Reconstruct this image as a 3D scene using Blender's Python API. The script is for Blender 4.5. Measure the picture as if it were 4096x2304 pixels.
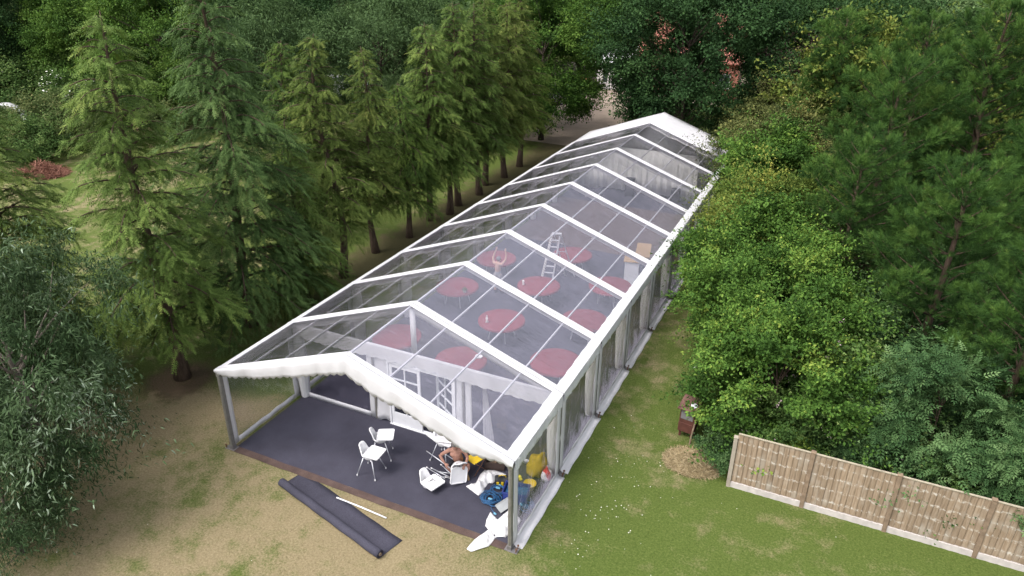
import bpy, bmesh, math, random
import numpy as np
from mathutils import Vector, Matrix
R_ = math.radians
sc = bpy.context.scene
for o in list(bpy.data.objects): bpy.data.objects.remove(o)
col = sc.collection

# ------------------------------------------------------------------ camera
cam_d = bpy.data.cameras.new('camera'); cam = bpy.data.objects.new('camera', cam_d); col.objects.link(cam)
cam_d.sensor_width = 36.0; cam_d.lens = 25.49; cam_d.clip_start = 0.1; cam_d.clip_end = 3000
YAW, PITCH, ROLL = -0.43425, 0.45012, 0.00992
fw = Vector((math.sin(YAW)*math.cos(PITCH), math.cos(YAW)*math.cos(PITCH), -math.sin(PITCH)))
rt = Vector((math.cos(YAW), -math.sin(YAW), 0)); up = rt.cross(fw)
r2 = rt*math.cos(ROLL)+up*math.sin(ROLL); u2 = -rt*math.sin(ROLL)+up*math.cos(ROLL)
M = Matrix((( r2.x, u2.x, -fw.x, 9.799), (r2.y, u2.y, -fw.y, -11.755), (r2.z, u2.z, -fw.z, 13.203), (0,0,0,1)))
cam.matrix_world = M
sc.camera = cam

# ------------------------------------------------------------------ overcast daylight
SUN_EL, SUN_AZ = R_(58), R_(215)         # azimuth from +y clockwise
w = bpy.data.worlds.new('World'); sc.world = w; w.use_nodes = True
nt = w.node_tree; nt.nodes.clear()
sky = nt.nodes.new('ShaderNodeTexSky'); sky.sky_type = 'NISHITA'; sky.sun_disc = False
sky.sun_elevation = SUN_EL; sky.sun_rotation = SUN_AZ; sky.air_density = 1.0; sky.dust_density = 4.0; sky.ozone_density = 1.0
hs = nt.nodes.new('ShaderNodeHueSaturation'); hs.inputs['Saturation'].default_value = 0.30; hs.inputs['Value'].default_value = 1.0
bg = nt.nodes.new('ShaderNodeBackground'); bg.inputs['Strength'].default_value = 0.15
wo = nt.nodes.new('ShaderNodeOutputWorld')
nt.links.new(sky.outputs[0], hs.inputs['Color']); nt.links.new(hs.outputs[0], bg.inputs['Color']); nt.links.new(bg.outputs[0], wo.inputs[0])
sd = bpy.data.lights.new('sun', 'SUN'); sun = bpy.data.objects.new('sun', sd); col.objects.link(sun)
sd.energy = 0.95; sd.angle = R_(22); sd.color = (1.0, 0.95, 0.915)
sdir = Vector((math.sin(SUN_AZ)*math.cos(SUN_EL), math.cos(SUN_AZ)*math.cos(SUN_EL), math.sin(SUN_EL)))
sun.rotation_euler = sdir.to_track_quat('Z', 'Y').to_euler(); sun.location = (0, 0, 40)
sc.view_settings.view_transform = 'Standard'; sc.view_settings.look = 'None'; sc.view_settings.gamma = 1
sc.view_settings.exposure = 1.36
cy = sc.cycles
cy.use_denoising = True; cy.max_bounces = 6; cy.diffuse_bounces = 3; cy.glossy_bounces = 3; cy.transmission_bounces = 4
cy.transparent_max_bounces = 24; cy.caustics_reflective = False; cy.caustics_refractive = False; cy.sample_clamp_indirect = 6
try: cy.denoiser = 'OPENIMAGEDENOISE'; cy.denoising_input_passes = 'RGB_ALBEDO_NORMAL'
except Exception: pass

# ------------------------------------------------------------------ material helpers
class NT:
    def __init__(s, name):
        s.m = bpy.data.materials.new(name); s.m.use_nodes = True; s.t = s.m.node_tree; s.t.nodes.clear()
        s.out = s.t.nodes.new('ShaderNodeOutputMaterial'); s._c = None
    def n(s, typ, **kw):
        nd = s.t.nodes.new(typ)
        for k, v in kw.items(): setattr(nd, k, v)
        return nd
    def put(s, sock, v):
        if isinstance(v, bpy.types.NodeSocket): s.t.links.new(v, sock)
        elif isinstance(v, (tuple, list)) and sock.type == 'RGBA': sock.default_value = (v[0], v[1], v[2], 1)
        else: sock.default_value = v
    @property
    def co(s):
        if s._c is None: s._c = s.n('ShaderNodeTexCoord')
        return s._c.outputs['Object']
    def world(s):
        return s.n('ShaderNodeNewGeometry').outputs['Position']
    def noise(s, scale, detail=3, rough=.55, co=None, stretch=None, dist=0.0):
        v = co or s.co
        if stretch:
            mp = s.n('ShaderNodeMapping'); s.put(mp.inputs['Vector'], v); mp.inputs['Scale'].default_value = stretch; v = mp.outputs[0]
        nd = s.n('ShaderNodeTexNoise'); s.put(nd.inputs['Vector'], v); nd.inputs['Scale'].default_value = scale
        nd.inputs['Detail'].default_value = detail; nd.inputs['Roughness'].default_value = rough; nd.inputs['Distortion'].default_value = dist
        return nd.outputs['Fac']
    def ramp(s, fac, stops):
        nd = s.n('ShaderNodeValToRGB'); s.put(nd.inputs[0], fac); e = nd.color_ramp.elements
        while len(e) < len(stops): e.new(0.5)
        for i, (p, c) in enumerate(stops):
            e[i].position = p; e[i].color = (c, c, c, 1) if isinstance(c, (int, float)) else (*c, 1)
        return nd.outputs[0]
    def mix(s, a, b, f, mode='MIX'):
        nd = s.n('ShaderNodeMix', data_type='RGBA', blend_type=mode); s.put(nd.inputs[0], f); s.put(nd.inputs[6], a); s.put(nd.inputs[7], b)
        return nd.outputs[2]
    def math(s, op, a, b=0.0, c=None, clamp=False):
        nd = s.n('ShaderNodeMath', operation=op, use_clamp=clamp); s.put(nd.inputs[0], a); s.put(nd.inputs[1], b)
        if c is not None: s.put(nd.inputs[2], c)
        return nd.outputs[0]
    def maprange(s, v, a, b, c=0.0, d=1.0, smooth=True):
        nd = s.n('ShaderNodeMapRange', interpolation_type='SMOOTHSTEP' if smooth else 'LINEAR')
        s.put(nd.inputs[0], v); nd.inputs[1].default_value = a; nd.inputs[2].default_value = b; nd.inputs[3].default_value = c; nd.inputs[4].default_value = d
        return nd.outputs[0]
    def xyz(s, v=None):
        nd = s.n('ShaderNodeSeparateXYZ'); s.put(nd.inputs[0], v or s.co); return nd.outputs
    def bump(s, h, strength=.3, dist=.01):
        nd = s.n('ShaderNodeBump'); nd.inputs['Strength'].default_value = strength; nd.inputs['Distance'].default_value = dist; s.put(nd.inputs['Height'], h)
        return nd.outputs[0]
    def bsdf(s, color, rough=.6, metal=0.0, spec=.4, normal=None):
        nd = s.n('ShaderNodeBsdfPrincipled'); s.put(nd.inputs['Base Color'], color); s.put(nd.inputs['Roughness'], rough)
        s.put(nd.inputs['Metallic'], metal); s.put(nd.inputs['Specular IOR Level'], spec)
        if normal is not None: s.put(nd.inputs['Normal'], normal)
        return nd.outputs[0]
    def end(s, sh): s.t.links.new(sh, s.out.inputs[0]); return s.m
    def shmix(s, a, b, f):
        nd = s.n('ShaderNodeMixShader'); s.put(nd.inputs[0], f); s.t.links.new(a, nd.inputs[1]); s.t.links.new(b, nd.inputs[2]); return nd.outputs[0]

def simple(name, c, rough=.6, metal=0.0, spec=.4, var=.12, nscale=6.0, bump=0.0, bscale=40.0):
    t = NT(name); f = t.noise(nscale, 4)
    cc = t.ramp(f, [(.25, tuple(x*(1-var) for x in c)), (.75, tuple(min(1, x*(1+var)) for x in c))])
    nr = t.bump(t.noise(bscale, 3), bump, .01) if bump else None
    return t.end(t.bsdf(cc, rough, metal, spec, nr))

def leaf_mat(name, stops, trans=.25, rough=.65, spec=.10):
    t = NT(name); a = t.n('ShaderNodeAttribute', attribute_name='tint')
    oi = t.n('ShaderNodeObjectInfo')
    f = t.math('ADD', a.outputs['Fac'], t.math('MULTIPLY', t.math('SUBTRACT', oi.outputs['Random'], .5), .16))
    c = t.ramp(f, stops)
    p = t.bsdf(c, rough, 0, spec)
    tr = t.n('ShaderNodeBsdfTranslucent'); t.put(tr.inputs[0], t.mix(c, (.9, 1.0, .35), .25, 'MULTIPLY'))
    return t.end(t.shmix(p, tr.outputs[0], trans))

def bark_mat(name, c1, c2):
    t = NT(name); f = t.noise(9, 5, .65, stretch=(1, 1, .25))
    c = t.ramp(f, [(.3, c1), (.7, c2)])
    return t.end(t.bsdf(c, .9, 0, .1, t.bump(t.noise(26, 4, stretch=(1, 1, .2)), .7, .03)))

# ------------------------------------------------------------------ mesh helpers
def link(name, me, mat=None, parent=None, loc=None, rot=None, scale=None):
    o = bpy.data.objects.new(name, me); col.objects.link(o)
    if mat is not None and me is not None:
        if not me.materials: me.materials.append(mat)
    if parent is not None: o.parent = parent
    if loc is not None: o.location = loc
    if rot is not None: o.rotation_euler = rot
    if scale is not None: o.scale = scale
    return o
def tag(o, label=None, cat=None, group=None, kind=None):
    if label: o['label'] = label
    if cat: o['category'] = cat
    if group: o['group'] = group
    if kind: o['kind'] = kind
    return o
def empty(name, loc=(0, 0, 0), rz=0.0, label=None, cat=None, group=None):
    o = bpy.data.objects.new(name, None); col.objects.link(o); o.location = loc; o.rotation_euler = (0, 0, rz); o.empty_display_size = .2
    return tag(o, label, cat, group)
def dup_tree(root):
    r = root.copy(); col.objects.link(r)
    for ch in list(root.children):
        c = ch.copy(); col.objects.link(c); c.parent = r
        for g in list(ch.children):
            d = g.copy(); col.objects.link(d); d.parent = c
    return r

class MB:
    def __init__(s): s.v = []; s.f = []
    def add(s, vs, fs):
        b = len(s.v); s.v += [tuple(x) for x in vs]; s.f += [tuple(i+b for i in f) for f in fs]; return s
    def box(s, c, size, rot=None):
        hx, hy, hz = size[0]/2, size[1]/2, size[2]/2
        vs = [Vector((x, y, z)) for x in (-hx, hx) for y in (-hy, hy) for z in (-hz, hz)]
        if rot is not None: vs = [rot @ q for q in vs]
        c = Vector(c); vs = [q+c for q in vs]
        return s.add(vs, [(0, 1, 3, 2), (4, 6, 7, 5), (0, 4, 5, 1), (2, 3, 7, 6), (0, 2, 6, 4), (1, 5, 7, 3)])
    def bar(s, p0, p1, wd, ht, upv=(0, 0, 1)):
        p0 = Vector(p0); p1 = Vector(p1); d = p1-p0; L = d.length; d.normalize()
        u = Vector(upv); sdv = d.cross(u)
        if sdv.length < 1e-4: sdv = d.cross(Vector((1, 0, 0)))
        sdv.normalize(); u = sdv.cross(d)
        rot = Matrix((d, sdv, u)).transposed()
        return s.box((p0+p1)/2, (L, wd, ht), rot)
    def tube(s, pts, rad, n=6, cap=True):
        pts = [Vector(p) for p in pts]
        if isinstance(rad, (int, float)): rad = [rad]*len(pts)
        ref = Vector((0.31, 0.17, 0.94)); base = len(s.v); k = len(pts)
        for i, p in enumerate(pts):
            d = (pts[min(i+1, k-1)]-pts[max(i-1, 0)]);
            d = d.normalized() if d.length > 1e-9 else Vector((0, 0, 1))
            if abs(d.dot(ref)) > .97: a = d.cross(Vector((1, 0, 0))).normalized()
            else: a = d.cross(ref).normalized()
            b = d.cross(a)
            for j in range(n):
                t = 2*math.pi*j/n; q = p+(a*math.cos(t)+b*math.sin(t))*rad[i]; s.v.append(tuple(q))
        for i in range(k-1):
            for j in range(n):
                j2 = (j+1) % n; s.f.append((base+i*n+j, base+i*n+j2, base+(i+1)*n+j2, base+(i+1)*n+j))
        if cap:
            s.f.append(tuple(base+j for j in reversed(range(n)))); s.f.append(tuple(base+(k-1)*n+j for j in range(n)))
        return s
    def lathe(s, prof, n=20, c=(0, 0, 0)):
        base = len(s.v)
        for r, z in prof:
            for j in range(n):
                t = 2*math.pi*j/n; s.v.append((c[0]+r*math.cos(t), c[1]+r*math.sin(t), c[2]+z))
        for i in range(len(prof)-1):
            for j in range(n):
                j2 = (j+1) % n; s.f.append((base+i*n+j, base+i*n+j2, base+(i+1)*n+j2, base+(i+1)*n+j))
        return s
    def grid(s, P, closed=False):
        """P: rows of points"""
        base = len(s.v); r = len(P); c = len(P[0])
        for row in P:
            for q in row: s.v.append(tuple(q))
        for i in range(r-1):
            for j in range(c-1): s.f.append((base+i*c+j, base+i*c+j+1, base+(i+1)*c+j+1, base+(i+1)*c+j))
        return s
    def mesh(s, name, smooth=False):
        me = bpy.data.meshes.new(name); me.from_pydata(s.v, [], s.f); me.update()
        if smooth: me.polygons.foreach_set('use_smooth', [True]*len(me.polygons))
        return me
    def build(s, name, mat, parent=None, smooth=False, bevel=0, solid=0, **kw):
        o = link(name, s.mesh(name, smooth), mat, parent, **kw)
        if solid:
            m = o.modifiers.new('solid', 'SOLIDIFY'); m.thickness = solid; m.offset = 0
        if bevel:
            m = o.modifiers.new('bevel', 'BEVEL'); m.width = bevel; m.segments = 2; m.limit_method = 'ANGLE'
        return o

# fast leaf meshes -----------------------------------------------------------
def nrm(a): return a/np.maximum(np.linalg.norm(a, axis=-1, keepdims=True), 1e-9)
def frames(ax, nr):
    ax = nrm(ax); sd_ = nrm(np.cross(nr, ax)); n_ = np.cross(ax, sd_); return np.stack([ax, sd_, n_], 1)
def leaf_mesh(name, batches):
    V = []; F = []; T = []; off = 0
    for (tv, tf, pos, fr, scl, tint) in batches:
        m = len(pos)
        if m == 0: continue
        v = pos[:, None, :] + scl[:, None, None]*np.einsum('tk,mkj->mtj', tv, fr)
        V.append(v.reshape(-1, 3).astype(np.float32))
        f = tf[None, :, :] + (np.arange(m)*len(tv))[:, None, None] + off
        F.append(f.reshape(-1, 3)); T.append(np.repeat(tint, len(tf)).astype(np.float32)); off += m*len(tv)
    V = np.concatenate(V); F = np.concatenate(F); T = np.concatenate(T)
    me = bpy.data.meshes.new(name)
    me.vertices.add(len(V)); me.vertices.foreach_set('co', V.ravel())
    me.loops.add(F.size); me.loops.foreach_set('vertex_index', F.ravel().astype(np.int32))
    me.polygons.add(len(F)); me.polygons.foreach_set('loop_start', np.arange(0, F.size, 3, dtype=np.int32))
    try: me.polygons.foreach_set('loop_total', np.full(len(F), 3, dtype=np.int32))
    except Exception: pass
    a = me.attributes.new('tint', 'FLOAT', 'FACE'); a.data.foreach_set('value', np.clip(T, 0, 1))
    me.update(calc_edges=True)
    return me
def tri(*L): return np.array(L, dtype=np.int64)
def diamond(wd=.5, fold=.12, mid=.45):
    v = np.array([[0, 0, 0], [mid, wd/2, fold], [1, 0, -.05], [mid, -wd/2, fold]], float)
    return v, tri((0, 3, 2), (0, 2, 1))
def lance(wd=.24, curl=.25):
    v = np.array([[0, 0, 0], [.3, wd/2, 0], [.3, -wd/2, 0], [.68, wd*.4, -curl*.35], [.68, -wd*.4, -curl*.35], [1, 0, -curl]], float)
    return v, tri((0, 2, 1), (1, 2, 4), (1, 4, 3), (3, 4, 5))
def frond(pairs=4, wd=.11, ll=.46, droop=.22):
    v = []; f = []
    for i in range(pairs):
        t = .08+.78*i/(pairs-1); l = ll*(1-.55*t)*(1 if i else .8)
        for s in (1, -1):
            b = len(v); z = -droop*t*t
            v += [[t-.05, 0, z], [t+.09, 0, z-.01], [t+l*.75, s*l*.75, z-.10*l-.05]]
            f.append((b, b+1, b+2) if s < 0 else (b, b+2, b+1))
    b = len(v); v += [[0, -.02, 0], [0, .02, 0], [1.05, 0, -droop]]; f.append((b, b+1, b+2))
    return np.array(v, float), tri(*f)
def brush(n=30, ln=.55, wd=.022, seed=3):
    r = np.random.default_rng(seed); v = []; f = []
    for i in range(n):
        t = (i+.5)/n; a = i*2.39996; e = .95-.55*t+r.normal()*.1
        o = np.array([math.cos(e), math.sin(e)*math.cos(a), math.sin(e)*math.sin(a)]); l = ln*(.8+.4*r.random())
        p = np.array([t*.75, 0, 0]); sd_ = np.cross(o, r.normal(size=3)); sd_ /= np.linalg.norm(sd_)
        b = len(v); v += [p-sd_*wd, p+sd_*wd, p+o*l]; f.append((b, b+1, b+2))
    return np.array(v, float), tri(*f)
def pinnate(n=4, ll=.34, wd=.13):
    v = []; f = []
    def lf(p, ang, l):
        d = np.array([math.cos(ang), math.sin(ang)]); q = np.array([-d[1], d[0]]); b = len(v)
        z = -.25*p*p
        for a_, w_, zz in ((0, 0, 0), (.45, wd/2, .02), (1, 0, -.06), (.45, -wd/2, .02)):
            x = np.array([p, 0])+d*l*a_+q*w_; v.append([x[0], x[1], z+zz])
        f.extend([(b, b+3, b+2), (b, b+2, b+1)])
    for i in range(n):
        t = .25+.6*i/(n-1)
        lf(t, 1.0, ll*(1.05-.3*t)); lf(t, -1.0, ll*(1.05-.3*t))
    lf(.9, 0, ll)
    return np.array(v, float), tri(*f)
def trefoil(wd=.55):
    v = []; f = []
    for ang, l in ((0, .62), (1.15, .52), (-1.15, .52)):
        d = np.array([math.cos(ang), math.sin(ang)]); q = np.array([-d[1], d[0]]); b = len(v)
        for a_, w_, zz in ((0, 0, 0), (.5, wd*l*.6, .05), (1, 0, -.05), (.5, -wd*l*.6, .05)):
            x = np.array([.3, 0])+d*l*a_+q*w_; v.append([x[0], x[1], zz])
        f.extend([(b, b+3, b+2), (b, b+2, b+1)])
    return np.array(v, float), tri(*f)

# ------------------------------------------------------------------ tree generators: return (wood mesh, crown mesh)
UP = np.array([0., 0., 1.])
def conifer(name, seed, H, Rm, clear=.12, nb=90, fl=.32, droop=.55, gaps=(), lean=0.0, shape=.8, bare_top=True, trunk_r=.16, dens=1.0, spread=.55):
    r = np.random.default_rng(seed); wood = MB()
    kx, ky = r.normal()*.12, r.normal()*.12
    tp = lambda z: np.array([kx*math.sin(z*.6)+lean*(z/H), ky*math.sin(z*.5+1), z])
    zs = np.linspace(0, H, 14)
    wood.tube([tp(z)-np.array([0, 0, .1 if i == 0 else 0]) for i, z in enumerate(zs)], [trunk_r*(1.5 if i == 0 else 1.12 if i == 1 else 1)*(1-z/H)**.8+.012 for i, z in enumerate(zs)], 8)
    P = []; A = []; S = []; T = []; NRM = []
    for i in range(nb):
        t = (i+.5)/nb; t = t**.9; z = H*(clear+(1-clear)*t*.985)
        if any(a <= t <= b for a, b in gaps) and r.random() < .85: continue
        az = i*2.39996+r.normal()*.35
        L = Rm*((1-t)**shape)*(.62+.55*r.random())*(1-.35*math.exp(-t*14))+.18
        d = np.array([math.cos(az), math.sin(az), 0]); sidev = np.array([-d[1], d[0], 0])
        rise = .28*r.random()+.12+.35*t; dr = droop*(.8+.4*r.random())
        n = 6; ss = np.linspace(0, 1, n)
        pts = np.array([tp(z)+d*L*s*(1-.12*s)+UP*(L*(rise*s-dr*s*s)) for s in ss])
        wood.tube(pts, [.012+.035*(L/Rm)*(1-s) for s in ss], 4, cap=False)
        bt = r.normal()*.10
        # branchlets
        nbl = max(5, int(L*8.5*dens))
        for k in range(nbl):
            s = .06+.94*(k+r.random())/nbl; p0 = tp(z)+d*L*s*(1-.12*s)+UP*(L*(rise*s-dr*s*s))
            bl = (L*(.42)*(1-s*.75)+.16)*(.7+.6*r.random()); sg = 1 if k % 2 else -1
            bd = nrm(d*.75+sidev*sg*(.95*(1-s*.5))+UP*(.05-.3*s)+r.normal(size=3)*.12)
            nf = max(2, int(bl*22*dens+2))
            for q in range(nf):
                u = (q+.6)/nf; p = p0+bd*bl*u-UP*(bl*.5*u*u)+r.normal(size=3)*.03
                P.append(p); A.append(nrm(bd*.75+d*.3-UP*(.10+.75*spread*r.random())+r.normal(size=3)*.28))
                S.append(fl*(.5+.8*r.random())); NRM.append(nrm(d*.35+UP*.85+r.normal(size=3)*.38))
                T.append(.45+bt+.10*r.normal()+.16*(s-.5)+.10*(u-.5))
    # leader
    for k in range(int(26*dens)):
        z = H*(.90+.10*r.random()); p = tp(z)+r.normal(size=3)*.05
        P.append(p); A.append(nrm(r.normal(size=3)*.5-UP*.4)); S.append(fl*.7); NRM.append(nrm(r.normal(size=3)+UP*.2)); T.append(.5+.1*r.normal())
    P = np.array(P); fr = frames(np.array(A), np.array(NRM)); tv, tf = frond()
    me = leaf_mesh(name+'_crown', [(tv, tf, P, fr, np.array(S), np.array(T))])
    return wood.mesh(name+'_wood', True), me

def broadleaf(name, seed, H, Rm, base=.2, nc=60, twigs=9, leaves=70, leaf=.13, rc=.26, tmpl=None, flat=.35, squash=.9, hang=0.0, trunk_r=.18, lumps=.25, up_bias=.35, skirt=False, inner=.45, fine=.22, wild=.7, svar=.6):
    r = np.random.default_rng(seed); wood = MB(); tmpl = tmpl or diamond()
    zc = H*(base+(1-base)*.5); hz = H*(1-base)*.5
    ph = r.random(6)*6.28
    C = []
    while len(C) < nc:
        v = nrm(r.normal(size=3)); rad = inner+(1-inner)*r.random()**.5
        az = math.atan2(v[1], v[0])
        lump = 1+lumps*(math.sin(2*az+ph[0]+v[2]*2)+.7*math.sin(3*az+ph[1]-v[2]*3)+.5*math.sin(5*az+ph[2]))/2.2
        x = np.array([v[0]*Rm*lump, v[1]*Rm*lump, zc+v[2]*hz*squash*(1+.12*math.sin(3*az+ph[3]))])*1.0
        c = np.array([x[0]*rad, x[1]*rad, zc+(x[2]-zc)*rad])
        if skirt: c[2] = max(c[2], .1*H*r.random()+.1)
        C.append(c)
    C = np.array(C)
    # wood
    th = H*(base+(1-base)*.55); nz = 7
    wood.tube([(math.sin(z*1.1)*.06*Rm*.3, math.cos(z*.9)*.05*Rm*.3, z-(.1 if z == 0 else 0)) for z in np.linspace(0, th, nz)], [trunk_r*(1.35 if i == 0 else 1)*(1-.72*i/(nz-1)) for i in range(nz)], 7)
    for i in r.permutation(nc)[:min(nc, 34)]:
        c = C[i]; z0 = min(th*.95, max(H*base*.6, c[2]-.55*math.hypot(c[0], c[1])-.2*H*r.random()))
        p0 = np.array([0, 0, z0]); mid = p0*.45+c*.55+np.array([0, 0, .1*Rm*(r.random()-.2)])+r.normal(size=3)*.06*Rm
        wood.tube([p0, p0*.75+mid*.25, mid, c], [trunk_r*.36, trunk_r*.27, trunk_r*.16, trunk_r*.05], 4, cap=False)
    N = nc*twigs
    ci = np.repeat(np.arange(nc), twigs); cc = C[ci]
    out = nrm((cc-np.array([0, 0, zc]))/np.array([Rm, Rm, hz]))
    td = nrm(out*.75+r.normal(size=(N, 3))*.75+UP*up_bias-UP*hang)
    tl = Rm*rc*(.5+.7*r.random(N))*np.where(r.random(N) < .16, 1.0+wild, 1.0)
    ctint = r.normal(size=nc)*.13
    li = np.repeat(np.arange(N), leaves); n = len(li)
    t = r.random(n)**.75
    nr = nrm(UP*.9+out[li]*.45+r.normal(size=(n, 3))*fine*2)
    jit = r.normal(size=(n, 3))*(tl[li]*fine*(1.15-.5*t))[:, None]
    k = np.einsum('ij,ij->i', jit, UP[None, :].repeat(n, 0)); jit -= UP[None, :]*(k*(1-flat))[:, None]
    P = cc[li]+td[li]*(tl[li]*t)[:, None]-UP[None, :]*(hang*tl[li]*t*t*.8)[:, None]+jit
    P[:, 2] = np.maximum(P[:, 2], .04)
    ax = nrm(td[li]*.7+r.normal(size=(n, 3))*.75-UP*(.15+hang*1.1))
    tint = .43+ctint[ci[li]]+.14*r.normal(size=n)+.10*(t-.5)
    fr = frames(ax, nr)
    S = leaf*(1-svar*.55+svar*r.random(n))
    me = leaf_mesh(name+'_crown', [(tmpl[0], tmpl[1], P, fr, S, tint)])
    return wood.mesh(name+'_wood', True), me

def pine(name, seed, H, Rm, clear=.15, step=.5, sh=.42, trunk_r=.2, dens=1.0, shape=.75):
    r = np.random.default_rng(seed); wood = MB(); zs = np.linspace(0, H, 12)
    kx = r.normal()*.15
    tp = lambda z: np.array([kx*math.sin(z*.5), .1*math.cos(z*.4)-.1, z])
    wood.tube([tp(z)-np.array([0, 0, .1 if i == 0 else 0]) for i, z in enumerate(zs)], [trunk_r*(1.3 if i == 0 else 1)*(1-z/H)**.8+.02 for i, z in enumerate(zs)], 8)
    P = []; A = []; S = []; T = []
    z = H*clear
    while z < H*.985:
        t = (z-H*clear)/(H*(1-clear)); nbw = 5 if t < .85 else 4
        a0 = r.random()*6.28
        for b in range(nbw):
            az = a0+b*6.283/nbw+r.normal()*.22; L = Rm*((1-t)**shape)*(.6+.55*r.random())*(1-.25*math.exp(-t*10))+.22
            d = np.array([math.cos(az), math.sin(az), 0]); sv = np.array([-d[1], d[0], 0])
            rise = .10+.30*r.random()+.45*t; dr = .25*(1-t)
            f = lambda s: tp(z)+d*L*s+UP*(L*(rise*s-dr*s*s+.22*s**3))
            wood.tube([f(s) for s in np.linspace(0, 1, 5)], [.05*(L/Rm)*(1-s)+.012 for s in np.linspace(0, 1, 5)], 4, cap=False)
            bt = r.normal()*.09
            nbl = max(3, int(L*4.8*dens))
            for k in range(nbl):
                s = .12+.85*(k+r.random()*.8)/nbl; p0 = f(s); sg = 1 if k % 2 else -1
                bl = (L*.36*(1.1-s)+.18)*(.7+.6*r.random())
                bd = nrm(d*.85+sv*sg*.85*(1.1-s*.7)+UP*(.12+.25*r.random()))
                ns = max(2, int(bl*5.5*dens+1.5))
                for q in range(ns):
                    u = (q+.5+.4*r.random())/ns
                    p = p0+bd*bl*u+UP*(.12*bl*u*u)+r.normal(size=3)*.05
                    P.append(p); A.append(nrm(bd*.6+UP*(.32+.35*r.random())+r.normal(size=3)*.36)); S.append(sh*(.7+.5*r.random()))
                    T.append(.40+bt+.11*r.normal()+.22*(u-.5))
            cr_ = .20+.13*L/Rm+.10*r.random()
            for q in range(int(20+16*L/Rm)):
                v = nrm(r.normal(size=3)+UP*.55); c_ = f(.80+.2*r.random())+d*.05
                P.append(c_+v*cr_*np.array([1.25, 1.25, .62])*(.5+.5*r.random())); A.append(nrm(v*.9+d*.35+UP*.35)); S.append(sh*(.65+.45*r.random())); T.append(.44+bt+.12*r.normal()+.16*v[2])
            for q in range(3):
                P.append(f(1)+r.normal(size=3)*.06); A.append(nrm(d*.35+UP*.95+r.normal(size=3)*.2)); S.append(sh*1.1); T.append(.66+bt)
        z += step*(.8+.4*r.random())*(1-.25*t)
    for q in range(7):
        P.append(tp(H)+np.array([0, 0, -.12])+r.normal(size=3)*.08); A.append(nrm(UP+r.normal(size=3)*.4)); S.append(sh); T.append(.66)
    P = np.array(P); A = np.array(A); fr = frames(A, nrm(r.normal(size=A.shape))); tv, tf = brush()
    me = leaf_mesh(name+'_crown', [(tv, tf, P, fr, np.array(S), np.array(T))])
    return wood.mesh(name+'_wood', True), me

BARK = bark_mat('bark_brown', (.045, .032, .024), (.12, .085, .062))
BARK_D = bark_mat('bark_dark', (.025, .02, .016), (.07, .055, .042))
BARK_P = bark_mat('bark_pale', (.10, .085, .07), (.22, .19, .155))
def G(*c): return c
L_CYP = leaf_mat('cypress_foliage', [(0, G(0.025, 0.048, 0.012)), (.35, G(0.068, 0.114, 0.024)), (.65, G(0.132, 0.200, 0.046)), (1, G(0.264, 0.304, 0.078))], .18)
L_CYP2 = leaf_mat('cypress_foliage_bluegreen', [(0, G(0.022, 0.046, 0.014)), (.35, G(0.060, 0.109, 0.031)), (.65, G(0.119, 0.189, 0.058)), (1, G(0.233, 0.290, 0.105))], .18)
L_CYP3 = leaf_mat('cypress_foliage_olive', [(0, G(0.028, 0.045, 0.010)), (.35, G(0.072, 0.110, 0.023)), (.65, G(0.139, 0.187, 0.042)), (1, G(0.265, 0.261, 0.075))], .18)
L_CYP4 = leaf_mat('cypress_foliage_fresh', [(0, G(0.018, 0.037, 0.010)), (.35, G(0.052, 0.094, 0.020)), (.65, G(0.111, 0.172, 0.032)), (1, G(0.208, 0.252, 0.057))], .2)
L_OAKD = leaf_mat('oak_leaf_dark', [(0, G(0.008, 0.025, 0.007)), (.35, G(0.022, 0.053, 0.016)), (.65, G(0.040, 0.089, 0.026)), (1, G(0.078, 0.142, 0.044))], .2)
L_OAKB = leaf_mat('oak_leaf_bright', [(0, G(0.017, 0.043, 0.009)), (.35, G(0.048, 0.106, 0.018)), (.65, G(0.098, 0.178, 0.030)), (1, G(0.184, 0.276, 0.057))], .25)
L_WIL = leaf_mat('willow_leaf_grey', [(0, G(0.029, 0.056, 0.021)), (.35, G(0.070, 0.121, 0.045)), (.65, G(0.121, 0.193, 0.073)), (1, G(0.201, 0.278, 0.117))], .25)
L_HORN = leaf_mat('hornbeam_leaf', [(0, G(0.020, 0.049, 0.009)), (.35, G(0.055, 0.120, 0.021)), (.65, G(0.118, 0.213, 0.037)), (1, G(0.280, 0.342, 0.063))], .28)
L_HORNO = leaf_mat('hornbeam_leaf_olive', [(0, G(.026, .036, .013)), (.35, G(.070, .088, .028)), (.65, G(.135, .150, .048)), (1, G(.27, .25, .08))], .28)
L_YEL = leaf_mat('yellow_green_leaf', [(0, G(.032, .056, .012)), (.35, G(.080, .125, .024)), (.65, G(.155, .200, .040)), (1, G(.34, .33, .07))], .3)
L_PINE = leaf_mat('pine_needle', [(0, G(0.011, 0.030, 0.008)), (.35, G(0.033, 0.077, 0.018)), (.65, G(0.072, 0.145, 0.029)), (1, G(0.164, 0.248, 0.058))], .15)
L_EUC = leaf_mat('eucalyptus_leaf', [(0, G(0.012, 0.027, 0.009)), (.35, G(0.029, 0.056, 0.020)), (.62, G(0.060, 0.097, 0.040)), (.82, G(0.119, 0.170, 0.094)), (1, G(0.309, 0.377, 0.277))], .15)
L_ASH = leaf_mat('ash_leaf', [(0, G(0.016, 0.039, 0.014)), (.35, G(0.041, 0.090, 0.030)), (.65, G(0.081, 0.149, 0.052)), (1, G(0.149, 0.230, 0.092))], .22)
L_BRAM = leaf_mat('bramble_leaf', [(0, G(.016, .038, .010)), (.35, G(.044, .090, .022)), (.65, G(.090, .155, .040)), (1, G(.19, .25, .08))], .22)
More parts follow.
